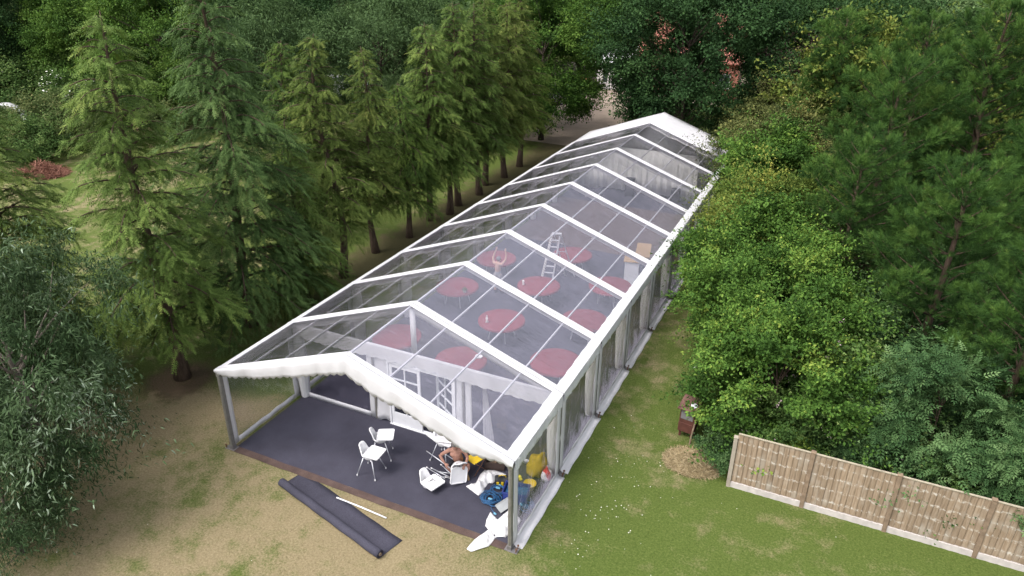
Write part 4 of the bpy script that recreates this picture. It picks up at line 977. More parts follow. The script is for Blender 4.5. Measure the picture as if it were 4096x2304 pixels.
# speakers and boxes by the drape
BLK = simple('black_box', (.018, .019, .022), .6, 0, .3, .2)
GRILLE = simple('speaker_grille', (.03, .03, .035), .45, .3, .4, .2, 60)
for x, y, h_, lb in ((-.85, 27.0, 1.0, 'black loudspeaker in front of the cream drape'), (1.75, 27.15, .7, 'low black amplifier case at the end of the cream drape')):
    e = empty('loudspeaker' if h_ > .9 else 'amplifier_case', (x, y, .012), R_(10), lb, 'speaker' if h_ > .9 else 'case'); m = MB(); m.box((0, 0, h_/2), (.5, .45, h_)); m.build('cabinet', BLK, e, bevel=.02)
    m = MB(); m.box((0, -.232, h_/2), (.42, .016, h_-.1)); m.build('grille', GRILLE, e)
# string lights
BULB = simple('frosted_bulb', (.8, .76, .7), .3, 0, .5, .03); BLACKW = simple('black_cable', (.015, .015, .016), .6)
ordb = ['first', 'second', 'third', 'fourth', 'fifth', 'sixth', 'seventh', 'eighth']
for k in range(1, 9):
    y = k*BAY+.55; e = empty('festoon_string', (0, y, EZ), 0, f'festoon cable with small bulbs slung under the {ordb[k-1]} clear bay behind the inner gable', 'string light', 'festoon strings')
    pts = []
    for i in range(33):
        u = -1+2*i/32; x = u*(HW-.2); zz_ = (RZ-.22-(RZ-EZ)*abs(u)*.98)-EZ-.20*math.sin(math.pi*abs(u))-.04*math.sin(4*math.pi*abs(u))**2
        pts.append((x, .9*(abs(u)-.5)*(1 if u > 0 else -1)*.6, zz_))
    MB().tube(pts, .006, 4).build('cable', BLACKW, e)
    for i in range(3, 32, 5):
        p = Vector(pts[i]); m = MB(); m.lathe([(0, -.10), (.018, -.095), (.026, -.075), (.018, -.05), (.012, -.045)], 8, p); b = m.build('bulb', BULB, e, True)
        m = MB(); m.lathe([(.014, -.05), (.014, 0), (0, .005)], 8, p); m.build('socket', BLACKW, b)

# ------------------------------------------------------------------ things at the open end
PLAS = simple('white_plastic', (.78, .77, .78), .35, 0, .45, .04); TUBEM = simple('silver_tube', (.58, .59, .63), .35, .6, .5, .06)
def chair_shell(m, zoff=0.0, cut_back=False):
    rows = []
    for i in range(41):
        th = R_(-165+330*i/40); bk = max(0, math.cos(th)); back = 1/(1+math.exp(-(bk-.72)*22)); c, s_ = -math.cos(th), math.sin(th)
        zt = .655+(.02 if cut_back else .27)*back
        rows.append([(.15*c*.75-.01, .15*s_*.8, .515+zoff), (.17*c-.015, .185*s_, .56+zoff), (.18*c-.03-.02*back, .195*s_, .61+zoff), (.185*c-.035-.05*back, .20*s_, zt-.03+zoff), (.19*c-.04-.06*back, .205*s_*(1-.12*back), zt+zoff), (.205*c-.045-.065*back, .222*s_*(1-.12*back), zt-.012+zoff)])
    m.grid(rows)
    n = 16; b = len(m.v); m.v += [(.15*.8*math.cos(q*2*math.pi/n)-.01, .15*.85*math.sin(q*2*math.pi/n), .52+zoff) for q in range(n)]; m.f.append(tuple(range(b, b+n)))
    m.box((.10, 0, .60+zoff), (.05, .10, .15))
    return m
def tray_mesh(m, zoff=0.0):
    x0, x1, w_ = -.10, .36, .25; rows = []
    def ring(ins, z):
        L = []; rad = .05
        for cx, cyy, a0 in ((x1-rad, w_-rad, 0), (x0+rad, w_-rad, 90), (x0+rad, -w_+rad, 180), (x1-rad, -w_+rad, 270)):
            for q in range(4):
                a = R_(a0+30*q); L.append((cx+(rad-ins)*math.cos(a), cyy+(rad-ins)*math.sin(a), z+zoff))
        L.append(L[0]); return L
    m.grid([ring(.01, .675), ring(0, .70), ring(0, .722), ring(.018, .722), ring(.03, .706)])
    b = len(m.v); L = ring(.03, .706)[:-1]; m.v += L; m.f.append(tuple(range(b, b+len(L))))
    b = len(m.v); L = ring(.01, .675)[:-1]; m.v += L; m.f.append(tuple(reversed(range(b, b+len(L)))))
    return m
SHELL = chair_shell(MB()).mesh('seat', True); TRAY = tray_mesh(MB()).mesh('tray', False)
def chair_leg(sx, sy):
    m = MB(); m.tube([(sx*.13-.02, sy*.14, .545), (sx*.28-.02, sy*.275, .02)], .0135, 8); return m
def high_chair(x, y, hd, lb, legs=True, loc_z=.010, rot=None):
    e = empty('high_chair', (x, y, loc_z), hd, lb, 'high chair', 'white high chairs')
    if rot: e.rotation_euler = rot
    o = link('seat', SHELL, PLAS, e); md = o.modifiers.new('solid', 'SOLIDIFY'); md.thickness = .010; md.offset = 0
    link('tray', TRAY, PLAS, e)
    if legs:
        for sx in (-1, 1):
            for sy in (-1, 1):
                l = chair_leg(sx, sy).build('leg', TUBEM, e, True); p = Vector((sx*.28-.02, sy*.275, .02))
                f = MB(); f.lathe([(0, -.02), (.018, -.02), (.020, .0), (.015, .03), (0, .03)], 8, p); f.build('foot', PLAS, l, True)
    return e
high_chair(-.20, .85, R_(3), 'white high chair standing with its back to the cypresses, the one closer to the lawn')
high_chair(-.36, 1.58, R_(28), 'white high chair standing turned, the one closer to the french doors')
high_chair(1.30, 2.20, R_(-6), 'white high chair under a white sheet, beside the seated person')
high_chair(1.50, 1.06, R_(-18), 'legless white high chair seat lying on the carpet, black strap on its tray', legs=False, loc_z=-.50)
ez = Vector((.82, -.50, .22)).normalized(); ex = Vector((-.10, -.22, -.95)); ex = (ex-ez*ex.dot(ez)).normalized(); ey = ez.cross(ex)
RM = Matrix((ex, ey, ez)).transposed(); hc_ = high_chair(0, 0, 0, 'legless white high chair seat held upright in the hand of the seated person', legs=False)
hc_.rotation_euler = RM.to_euler(); hc_.location = Vector((2.12, 1.50, .285))-RM @ Vector((.13, 0, .66))
m = MB(); m.tube([(1.50, 1.03, .245), (1.56, 1.03, .25), (1.60, 1.07, .247), (1.67, 1.08, .245)], .008, 5); m.tube([(1.57, 1.03, .248), (1.56, 1.10, .25), (1.53, 1.14, .245)], .008, 5); m.tube([(1.57, 1.03, .248), (1.55, .97, .246), (1.51, .95, .245)], .008, 5)
tag(m.build('strap', BLACKW), 'black harness strap lying on the tray of the legless seat', 'strap')
LT = [((1.05, 1.65), (1.73, 1.46)), ((1.19, 1.66), (1.86, 1.55)), ((1.37, 1.88), (1.82, 1.66)), ((1.47, 1.64), (1.80, 1.73)), ((1.46, 1.38), (1.86, 1.58)), ((1.74, 1.49), (2.33, 1.54)), ((1.24, 2.36), (1.76, 2.19))]
for i, (a, b) in enumerate(LT):
    e = empty('loose_chair_leg', (a[0], a[1], 0), 0, 'loose silver chair leg lying on the carpet by the seated person', 'chair leg', 'loose chair legs'); z = .026+.018*(i % 3)
    d = Vector((b[0]-a[0], b[1]-a[1], 0)); MB().tube([(0, 0, z), (d.x, d.y, z)], .0135, 8).build('tube', TUBEM, e, True)
    dn = d.normalized(); MB().tube([(-dn.x*.02, -dn.y*.02, z), (dn.x*.025, dn.y*.025, z)], .019, 8).build('foot', PLAS, e, True)

from mathutils import geometry as mg
from mathutils import noise as mn
def cloth(name, poly, H, lb, z0=.016, seed=0, step=.045, fold=9.0, bias=None, solid=.006):
    P = np.array(poly); E = len(P)
    def dist(q):
        d = 1e9
        for i in range(E):
            a, b = P[i], P[(i+1) % E]; ab = b-a; t_ = max(0, min(1, np.dot(q-a, ab)/np.dot(ab, ab))); d = min(d, np.linalg.norm(q-a-ab*t_))
        return d
    def inside(q):
        c = False
        for i in range(E):
            a, b = P[i], P[(i+1) % E]
            if (a[1] > q[1]) != (b[1] > q[1]) and q[0] < (b[0]-a[0])*(q[1]-a[1])/(b[1]-a[1])+a[0]: c = not c
        return c
    bp = []
    for i in range(E):
        a, b = P[i], P[(i+1) % E]; k = max(1, int(np.linalg.norm(b-a)/step))
        for j in range(k): bp.append(a+(b-a)*j/k)
    nb_ = len(bp); pts = [Vector(q) for q in bp]
    r10 = np.random.default_rng(seed)
    for x in np.arange(P[:, 0].min(), P[:, 0].max(), step):
        for y in np.arange(P[:, 1].min(), P[:, 1].max(), step):
            q = np.array([x, y])+r10.uniform(-.3, .3, 2)*step
            if inside(q) and dist(q) > step*.5: pts.append(Vector(q))
    edges = [(i, (i+1) % nb_) for i in range(nb_)]
    res = mg.delaunay_2d_cdt(pts, edges, [], 1, 1e-5)
    vs = []
    for q in res[0]:
        d = dist(np.array(q)); e = min(1, d/.13); e = e*e*(3-2*e)
        rg = mn.turbulence(Vector((q.x*3.2+seed, q.y*3.2, seed)), 3, False)
        rd = 1-abs(math.sin(fold*(q.x*.7+q.y)+4*mn.noise(Vector((q.x*2.3, q.y*2.3, seed+4)))))
        z = z0+H*e*(.22+.55*rg+.45*rd)+.012*(1-e)*rd
        if bias: z += bias(q.x, q.y)*e
        vs.append((q.x, q.y, z))
    m = MB(); m.v = vs; m.f = [tuple(f) for f in res[2]]
    return tag(m.build(name, COTTON, None, True, solid=solid), lb, 'sheet')
cloth('crumpled_sheet', [(2.38, 1.45), (2.6, 1.36), (2.84, 1.28), (2.9, 1.51), (2.86, 1.6), (2.87, 1.84), (2.97, 1.86), (3.14, 2.35), (2.76, 2.36), (2.53, 2.25), (2.5, 2.04), (2.56, 1.69), (2.46, 1.59)], .20, 'crumpled white sheet between the seated person and the tool bag', seed=2)
cloth('crumpled_sheet', [(3.4, .88), (3.43, .6), (3.51, .37), (3.63, .3), (3.47, -.14), (3.44, -.48), (3.58, -.52), (3.88, -.18), (3.92, .18), (4.12, .26), (4.20, .52), (4.24, .95), (4.02, 1.08), (3.78, 1.10), (3.68, .71)], .24, 'crumpled white sheet spilling over the brown edging by the corner leg', z0=.022, seed=5)
cloth('draped_sheet', [(.80, 2.08), (1.02, 2.44), (1.55, 2.42), (1.62, 2.05), (1.16, 1.94)], .05, 'white sheet thrown over the high chair tray beside the seated person', z0=.745, seed=9, bias=lambda x, y: .02)

# carpet roll
CR = empty('carpet_roll', (-2.07, -.62, .006), math.atan2(-.97, 3.80), 'roll of charcoal carpet partly unrolled on the scorched lawn', 'carpet')
L_ = 3.92; prof = []
for i in range(91):
    a = -math.pi/2-2*math.pi*(2.6)*(1-i/90); rr_ = .05+.062*(i/90); prof.append((rr_*math.cos(a), .118+rr_*math.sin(a)))
prof = [(p[0], p[1]) for p in prof]
tail = [(.08, .006), (.20, .004), (.36, .005), (.52, .004), (.70, .004)]
m = MB(); rows = []
for i in range(25):
    x = L_*i/24; wv = .006*math.sin(i*1.1); rows.append([(x+.012*math.sin(z*9), p+wv, z) for p, z in prof+tail])
m.grid(rows).build('carpet_sheet', CARPET, CR, True, solid=.010)
m = MB(); m.tube([(-.04, 0, .118), (L_+.03, 0, .118)], .042, 14, cap=False); m.tube([(-.04, 0, .118), (L_+.03, 0, .118)], .034, 14, cap=False)
m.build('core', simple('cardboard', (.30, .22, .15), .8), CR, True)
m = MB(); m.tube([(-.44, -.40, .035), (.35, -.42, .036), (1.14, -.46, .033)], .019, 10)
tag(m.build('white_pole', WPAINT, None, True), 'long white pole lying on the lawn beside the carpet roll', 'pole')

# cables, crate, tubs, bags
BLUEC = simple('blue_cable', (.02, .095, .22), .45, 0, .4, .2, 20); BLUEP = simple('blue_plastic', (.03, .05, .22), .4, 0, .4, .12, 8); YELP = simple('yellow_plastic', (.62, .43, .02), .45, 0, .35, .12, 6, .2); YELF = simple('yellow_fabric', (.36, .25, .025), .85, 0, .1, .2, 7, .5, 12)
CYAN = simple('cyan_plug', (.14, .34, .48), .4)
def coil(name, cx, cy, R, loops, seed, lb, tails=()):
    r11 = np.random.default_rng(seed); pts = []
    for l in range(loops):
        ox, oy = r11.normal(size=2)*R*.22; rr_ = R*(.72+.42*r11.random()); sq = .75+.3*r11.random(); ph = r11.random()*6.28
        tl = r11.normal(size=2)*.08
        for k in range(18):
            a = k*2*math.pi/18+ph; x = rr_*math.cos(a); y = rr_*math.sin(a)*sq
            pts.append((cx+ox+x, cy+oy+y, .028+.012*l*.55+.03*r11.random()*(l/loops)+abs(tl[0]*math.cos(a)+tl[1]*math.sin(a))*.5))
    P = np.array(pts); 
    for _ in range(2): P[1:-1] = (P[:-2]+2*P[1:-1]+P[2:])/4
    e = empty(name, (0, 0, 0), 0, lb, 'cable'); MB().tube([tuple(q) for q in P]+[tuple(q) for q in tails], .0085, 5).build('cable', BLUEC, e, True)
    q = Vector(tails[-1]) if tails else Vector(P[-1]); m = MB(); m.tube([q, q+Vector((.07, -.03, .0))], .024, 8); m.build('plug', CYAN, e, True)
    m = MB(); m.box((cx, cy-.02, .10), (.12, .05, .04)); m.build('connector', CYAN, e, bevel=.01)
coil('cable_coil', 3.22, 1.24, .24, 11, 1, 'tangled coil of blue cable with a pale plug on the open carpet', tails=[(3.35, 1.0, .03), (3.45, .92, .028), (3.5, .88, .028)])
coil('cable_coil', 3.22, 1.70, .20, 5, 7, 'loose loops of blue cable heaped between tool bag and crate')
coil('cable_coil', 4.16, 1.42, .17, 9, 3, 'coil of blue cable against the clear wall by the corner leg')
CRT = empty('blue_crate', (3.78, 1.62, .012), R_(12), 'blue plastic crate beside the corner leg of the marquee', 'crate')
m = MB(); a, b, h_ = .62, .42, .34
for sx in (-1, 1): m.box((sx*a/2, 0, h_/2), (.015, b, h_)); m.box((sx*(a/2+.012), 0, h_-.02), (.03, b+.05, .04))
for sy in (-1, 1): m.box((0, sy*b/2, h_/2), (a-.02, .015, h_-.004)); m.box((0, sy*(b/2+.012), h_-.021), (a+.02, .03, .038))
for k in range(-3, 4):
    for sy in (-1, 1): m.box((k*.085, sy*(b/2+.011), h_/2-.03), (.015, .012, h_-.10))
m.box((0, 0, .012), (a-.02, b-.02, .015)); m.build('body', BLUEP, CRT)
m = MB(); m.grid([[(-.28+.56*u, -.19+.38*v, .24+.06*mn.noise(Vector((u*5, v*5, 3)))) for u in np.linspace(0, 1, 16)] for v in np.linspace(0, 1, 12)]); m.build('contents', BLUEC, CRT, True)
TU = empty('yellow_tub', (3.94, 2.13, .012), 0, 'yellow plastic tub on the carpet between crate and sack', 'tub')
m = MB(); m.lathe([(0, .004), (.115, .004), (.16, .17), (.175, .175), (.175, .165), (.165, .155), (.155, .17), (.108, .018), (0, .016)], 24); m.build('body', YELP, TU, True)
m = MB(); m.lathe([(0, .03), (.09, .03), (.05, .06), (0, .075)], 14); m.build('contents', PORC, TU, True)
def lumpy(name, c, r, mat, lb, cat, seed, amp=.12, top=None, rot=None):
    m = MB(); rows = []; nu, nv = 28, 18
    for j in range(nv+1):
        ph = math.pi*j/nv; row = []
        for i in range(nu+1):
            th = 2*math.pi*i/nu; d = Vector((math.sin(ph)*math.cos(th), math.sin(ph)*math.sin(th), math.cos(ph)))
            k = 1+amp*mn.noise(d*1.8+Vector((seed, 0, 0)))*1.6+amp*.5*abs(math.sin(th*6+d.z*3))*math.sin(ph)
            q = Vector((d.x*r[0]*k, d.y*r[1]*k, d.z*r[2]*k))
            if top and d.z > .75: q.x *= .55; q.y *= .55; q.z += (d.z-.75)*top
            q.z = max(q.z, -r[2]*.82); row.append(q)
        rows.append(row)
    m.grid(rows); return tag(m.build(name, mat, None, True, loc=(c[0], c[1], c[2]+r[2]*.82), rot=rot), lb, cat)
lumpy('yellow_sack', (3.86, 2.72, .02), (.25, .20, .36), YELF, 'bulging yellow sack leaning against the wall by the inner gable', 'sack', 3, .24, .12, (R_(-14), R_(24), R_(20)))
t = NT('red_white_bag'); x, y, z = t.xyz(); f = t.maprange(t.math('ABSOLUTE', t.math('ADD', x, t.math('MULTIPLY', z, .25))), .075, .065)
RWB = t.end(t.bsdf(t.mix((.74, .70, .70), (.55, .03, .04), f), .4, 0, .4, t.bump(t.noise(14, 4), .5, .02)))
lumpy('carrier_bag', (4.22, 2.62, .012), (.15, .11, .22), RWB, 'white carrier bag with a red stripe against the clear wall', 'bag', 8, .14, .4, (0, 0, R_(60)))
# yellow gloves
m = MB(); m.tube([(0, 0, .035), (.05, .01, .045), (.11, .01, .035)], [.035, .042, .036], 8)
for q in range(4): m.tube([(.10, -.028+.019*q, .035), (.14, -.036+.024*q, .03), (.175-.012*abs(q-1.5), -.042+.028*q, .018)], [.012, .011, .008], 6)
m.tube([(.04, -.03, .035), (.08, -.065, .028), (.11, -.075, .018)], [.013, .012, .009], 6)
tag(m.build('work_glove', simple('yellow_glove', (.70, .60, .03), .7), None, True, loc=(3.5, 2.42, .01), rot=(0, 0, R_(-50))), 'bright yellow work glove dropped on the carpet', 'glove')
TBG = empty('tool_bag', (3.20, 1.98, .012), R_(25), 'black and yellow tool bag behind the blue cable', 'bag')
m = MB(); rows = []
for i in range(9):
    u = i/8; hh = .20+.02*math.sin(u*9); rows.append([(-.2+.4*u, d*(1-.25*abs(u-.5)), z_) for d, z_ in ((-.11, 0), (-.12, hh*.6), (-.085, hh), (.085, hh), (.12, hh*.6), (.11, 0))])
m.grid(rows).build('body', BLK, TBG, True, solid=.012)
for k in (-.12, .0, .12): m = MB(); m.box((k, -.128, .09), (.07, .012, .13)); m.build('pocket', YELP, TBG, bevel=.004)
m = MB(); m.tube([(-.1, 0, .18), (-.09, 0, .26), (0, 0, .29), (.09, 0, .26), (.1, 0, .18)], .012, 6); m.build('handle', YELP, TBG, True)
m = MB(); m.box((0, 0, 0), (.42, .26, .012)); m.box((0, .12, .008), (.42, .02, .02)); m.box((0, -.12, .008), (.42, .02, .02))
tag(m.build('grey_board', simple('grey_plastic_board', (.30, .31, .31), .5), None, loc=(3.66, 1.16, .12), rot=(R_(18), R_(-10), R_(60))), 'small grey board propped against the blue crate', 'board')
# yellow folding seat and dark tool crate
FC = empty('folding_chair', (2.30, 2.16, .010), R_(-25), 'folding chair with yellow seat behind the seated person', 'chair')
m = MB(); m.grid([[(-.19+.38*u, -.18+.36*v, .40+.04*v-.03*math.sin(math.pi*u)) for u in np.linspace(0, 1, 8)] for v in np.linspace(0, 1, 8)]); m.build('seat', YELP, FC, True, solid=.015)
m = MB(); m.grid([[(-.19+.38*u, .19+.10*v-.03*math.sin(math.pi*u), .46+.26*v) for u in np.linspace(0, 1, 8)] for v in np.linspace(0, 1, 6)]); m.build('backrest', YELP, FC, True, solid=.015)
for sx in (-1, 1):
    MB().tube([(sx*.205, -.20, .01), (sx*.205, .16, .42), (sx*.205, .30, .74)], .011, 6).build('leg', RUST, FC, True); MB().tube([(sx*.19, .22, .01), (sx*.19, -.15, .41)], .011, 6).build('leg', RUST, FC, True)
TC = empty('tool_crate', (2.72, 2.55, .010), R_(15), 'dark open crate of timber offcuts behind the crumpled sheet', 'crate')
m = MB(); m.box((0, 0, .02), (.55, .38, .03))
for sx in (-1, 1): m.box((sx*.27, 0, .13), (.02, .38, .22))
for sy in (-1, 1): m.box((0, sy*.18, .13), (.52, .02, .218))
m.build('body', simple('dark_brown_ply', (.05, .032, .026), .8), TC)
for k in range(5): m = MB(); m.bar((-.22+.06*k, -.12+.05*(k % 3), .10+.02*k), (.18+.03*k, .02+.05*((k*2) % 4), .26+.015*k), .04, .02); m.build('offcut', WOODP, TC)
m = MB(); m.lathe([(0, 0), (.15, 0), (.16, .02), (.15, .20), (.16, .22), (.15, .225), (0, .225)], 16)
tag(m.build('low_stool', BLK, None, True, loc=(1.95, 1.98, .010)), 'low black drum stool under the seated person', 'stool')

# ------------------------------------------------------------------ people
SKIN = simple('skin_tanned', (.36, .19, .14), .55, 0, .3, .14, 14); SKINF = simple('skin_pale', (.46, .27, .20), .55, 0, .3, .12, 14)
SHORTS = simple('dark_shorts', (.035, .035, .042), .85, 0, .1, .25, 14, .4); BOOT = simple('tan_suede', (.30, .20, .10), .85, 0, .15, .2, 18, .4); HAIRG = simple('grey_hair', (.13, .12, .115), .8, 0, .2, .3, 60); JEAN = simple('pale_shorts', (.30, .29, .30), .85, 0, .1, .15, 14, .3)
def capsules(name, chains, mat, parent, vox, smooth=3):
    m = MB()
    for ch in chains:
        pts = [Vector(c[:3]) for c in ch]; rad = [c[3] for c in ch]
        P = []; Rr = []
        for i in range(len(pts)-1):
            for q in range(4): u = q/4; P.append(pts[i].lerp(pts[i+1], u)); Rr.append(rad[i]*(1-u)+rad[i+1]*u)
        P.append(pts[-1]); Rr.append(rad[-1])
        d0 = (P[1]-P[0]).normalized(); d1 = (P[-1]-P[-2]).normalized()
        A = [P[0]-d0*Rr[0]*.95, P[0]-d0*Rr[0]*.6]; B = [P[-1]+d1*Rr[-1]*.6, P[-1]+d1*Rr[-1]*.95]
        m.tube(A+P+B, [Rr[0]*.25, Rr[0]*.8]+Rr+[Rr[-1]*.8, Rr[-1]*.25], 12)
    o = m.build(name, mat, parent, True)
    md = o.modifiers.new('remesh', 'REMESH'); md.mode = 'VOXEL'; md.voxel_size = vox; md.use_smooth_shade = True
    md = o.modifiers.new('smooth', 'SMOOTH'); md.iterations = smooth; md.factor = .5
    return o
def hand_chains(w_, fwd, side, upv, curl=.5):
    """palm and five bent fingers; w_ wrist, fwd along palm, side towards thumb"""
    w_, fwd, side, upv = Vector(w_), Vector(fwd).normalized(), Vector(side).normalized(), Vector(upv).normalized()
    ch = [[(*w_, .024), (*(w_+fwd*.045), .026)], [(*(w_+fwd*.02+side*.018), .020), (*(w_+fwd*.075+side*.020), .016)], [(*(w_+fwd*.02-side*.018), .020), (*(w_+fwd*.075-side*.022), .015)]]
    for i, l in enumerate((.066, .074, .069, .054)):
        b = w_+fwd*.08+side*(.030-.020*i); c1 = b+fwd*l*.42-upv*l*.15*curl; c2 = c1+fwd*l*.30*(1-curl*.5)-upv*l*.40*curl*1.2; c3 = c2-upv*l*.38*curl-fwd*l*.20*(curl-.5)
        ch.append([(*b, .0095), (*c1, .009), (*c2, .0085), (*c3, .0075)])
    b = w_+fwd*.025+side*.030; ch.append([(*b, .012), (*(b+side*.030+fwd*.022-upv*.01), .0105), (*(b+side*.032+fwd*.05-upv*.028), .009)])
    return ch
def head_chains(c, fwd, upv):
    c, fwd, upv = Vector(c), Vector(fwd).normalized(), Vector(upv).normalized(); sd_ = fwd.cross(upv).normalized()
    ch = [[(*(c-fwd*.012+upv*.028), .083), (*(c-fwd*.018+upv*.040), .085)], [(*(c+fwd*.03+upv*.035), .068), (*(c+fwd*.040-upv*.02), .058)], [(*(c+fwd*.04-upv*.05), .046), (*(c+fwd*.052-upv*.085), .033)],
          [(*(c+fwd*.092+upv*.018), .010), (*(c+fwd*.110-upv*.018), .014)], [(*(c+fwd*.080+upv*.032-sd_*.035), .016), (*(c+fwd*.080+upv*.032+sd_*.035), .016)], [(*(c+fwd*.082-upv*.055-sd_*.016), .012), (*(c+fwd*.082-upv*.055+sd_*.016), .012)]]
    for s in (-1, 1): ch.append([(*(c+sd_*s*.083+upv*.02-fwd*.008), .017), (*(c+sd_*s*.085-upv*.015-fwd*.002), .013)])
    return ch
def hair_cap(c, fwd, upv, mat, parent):
    c, fwd, upv = Vector(c), Vector(fwd).normalized(), Vector(upv).normalized(); sd_ = fwd.cross(upv).normalized(); m = MB(); rows = []
    for j in range(9):
        ph = R_(100)*j/8; row = []
        for i in range(25):
            th = 2*math.pi*i/24; lim = .62 if math.cos(th) > .3 else 1.0; p2 = ph*lim
            r12 = .098+.004*mn.noise(Vector((i, j, 2)))
            row.append(c-fwd*.014+upv*.036+(fwd*math.sin(p2)*math.cos(th)*1.05+sd_*math.sin(p2)*math.sin(th)*.96+upv*math.cos(p2))*r12)
        rows.append(row)
    m.grid(rows); return m.build('hair', mat, parent, True, solid=.012)
def eyes(c, fwd, upv, parent):
    c, fwd, upv = Vector(c), Vector(fwd).normalized(), Vector(upv).normalized(); sd_ = fwd.cross(upv).normalized(); m = MB()
    for s in (-1, 1):
        q = c+fwd*.090+upv*.012+sd_*s*.032; m.tube([q-fwd*.006, q, q+fwd*.006], [.004, .010, .003], 8)
    return m.build('eyes', BLK, parent, True)
def to_local(chs, o): return [[(a-o[0], b-o[1], c-o[2], r_) for a, b, c, r_ in ch] for ch in chs]
# seated person
FWD = Vector((.50, -.80, -.42)); UPV = Vector((.18, -.38, .90)); UPV = (UPV-FWD.normalized()*UPV.dot(FWD.normalized())).normalized(); HC = (1.915, 1.715, 1.005)
body = [[(1.94, 1.95, .28, .135), (1.925, 1.90, .42, .128), (1.91, 1.84, .58, .140), (1.905, 1.81, .72, .135), (1.90, 1.80, .80, .10)],
        [(1.80, 1.755, .80, .072), (1.90, 1.80, .83, .075), (2.02, 1.855, .80, .072)], [(1.84, 1.74, .70, .085), (1.97, 1.80, .70, .085)],
        [(1.90, 1.795, .84, .058), (1.91, 1.74, .95, .054)],
        [(1.745, 1.725, .81, .060), (1.62, 1.67, .72, .050), (1.50, 1.63, .62, .042), (1.58, 1.605, .52, .040), (1.675, 1.59, .425, .027)],
        [(2.065, 1.875, .81, .060), (2.14, 1.90, .71, .050), (2.20, 1.89, .60, .042), (2.225, 1.79, .55, .039), (2.225, 1.69, .515, .027)],
        [(2.02, 1.96, .29, .095), (2.17, 1.85, .38, .082), (2.29, 1.75, .45, .062), (2.25, 1.79, .30, .058), (2.18, 1.83, .12, .040)],
        [(1.85, 1.90, .29, .095), (1.76, 1.72, .36, .082), (1.73, 1.58, .40, .062), (1.80, 1.62, .26, .056), (1.88, 1.67, .10, .040)]]
body += head_chains(HC, FWD, UPV)
body += hand_chains((1.675, 1.59, .425), (.55, -.25, -.6), (.35, -.65, .35), (-.5, -.3, .6), .75)
body += hand_chains((2.225, 1.69, .515), (.05, -.85, -.35), (-.9, -.1, .1), (0, -.3, .9), .75)
o0 = (1.93, 1.93, .01)
PS = capsules('person', to_local(body, o0), SKIN, None, .0075); PS.location = o0
tag(PS, 'shirtless person in dark shorts and tan boots sitting and dismantling high chairs', 'person')
lc = Vector(HC)-Vector(o0)
hair_cap(lc, FWD, UPV, HAIRG, PS); eyes(lc, FWD, UPV, PS)
capsules('shorts', to_local([[(1.94, 1.95, .25, .155), (1.93, 1.92, .36, .148)], [(2.01, 1.965, .28, .112), (2.13, 1.88, .355, .103), (2.20, 1.825, .40, .094)], [(1.855, 1.905, .28, .112), (1.77, 1.74, .35, .103), (1.745, 1.65, .385, .092)]], o0), SHORTS, PS, .012)
for (ax_, ay_), (tx, ty) in (((2.18, 1.83), (2.32, 1.70)), ((1.88, 1.67), (1.98, 1.52))):
    capsules('boot', to_local([[(ax_, ay_, .19, .050), (ax_, ay_, .07, .052)], [(ax_, ay_, .058, .050), ((ax_+tx)/2, (ay_+ty)/2, .058, .048), (tx, ty, .048, .040)]], o0), BOOT, PS, .010)
m = MB(); m.tube([(1.02, 1.72, .53), (1.42, 1.64, .455), (1.86, 1.54, .37)], .0135, 8)
tag(m.build('loose_chair_leg', TUBEM, None, True), 'silver chair leg gripped in the fist of the seated person', 'chair leg')
# standing person inside
px0, py0 = -2.0, 12.30
def shift(chs): return [[(a, b, c, r_) for a, b, c, r_ in ch] for ch in chs]
F2 = Vector((.3, .95, .1)); U2 = Vector((0, -.1, 1)); HC2 = (.01, .07, 1.50)
body = [[(0, 0, .86, .125), (0, .0, 1.0, .115), (0, .01, 1.18, .135), (0, .01, 1.30, .115)], [(-.13, 0, 1.33, .065), (0, .01, 1.36, .070), (.13, 0, 1.33, .065)], [(0, .02, 1.36, .055), (0, .05, 1.46, .052)],
        [(-.18, 0, 1.34, .055), (-.27, .12, 1.50, .046), (-.25, .22, 1.66, .040), (-.20, .26, 1.80, .027)], [(.18, 0, 1.34, .055), (.28, .12, 1.50, .046), (.27, .22, 1.66, .040), (.22, .26, 1.80, .027)],
        [(-.09, 0, .84, .095), (-.11, .02, .48, .064), (-.12, 0, .10, .042)], [(.09, 0, .84, .095), (.13, .05, .48, .064), (.15, .02, .10, .042)]]
body += head_chains(HC2, F2, U2)+hand_chains((-.20, .26, 1.80), (.1, .1, 1), (1, 0, 0), (0, -1, .1), .4)+hand_chains((.22, .26, 1.80), (-.1, .1, 1), (-1, 0, 0), (0, -1, .1), .4)
PI = capsules('person', body, SKINF, None, .011); PI.location = (px0, py0, .012)
tag(PI, 'shirtless person in pale shorts standing among the red tables with arms raised', 'person')
hair_cap(HC2, F2, U2, HAIRG, PI); eyes(HC2, F2, U2, PI)
capsules('shorts', [[(0, 0, .84, .140), (0, 0, .98, .128)], [(-.09, 0, .82, .110), (-.11, .02, .52, .092)], [(.09, 0, .82, .110), (.13, .05, .52, .092)]], JEAN, PI, .014)
for sx, sy in ((-.12, 0), (.15, .02)): capsules('boot', [[(sx, sy, .13, .050), (sx, sy, .06, .050)], [(sx, sy, .05, .047), (sx+.02, sy+.16, .042, .038)]], BLK, PI, .012)

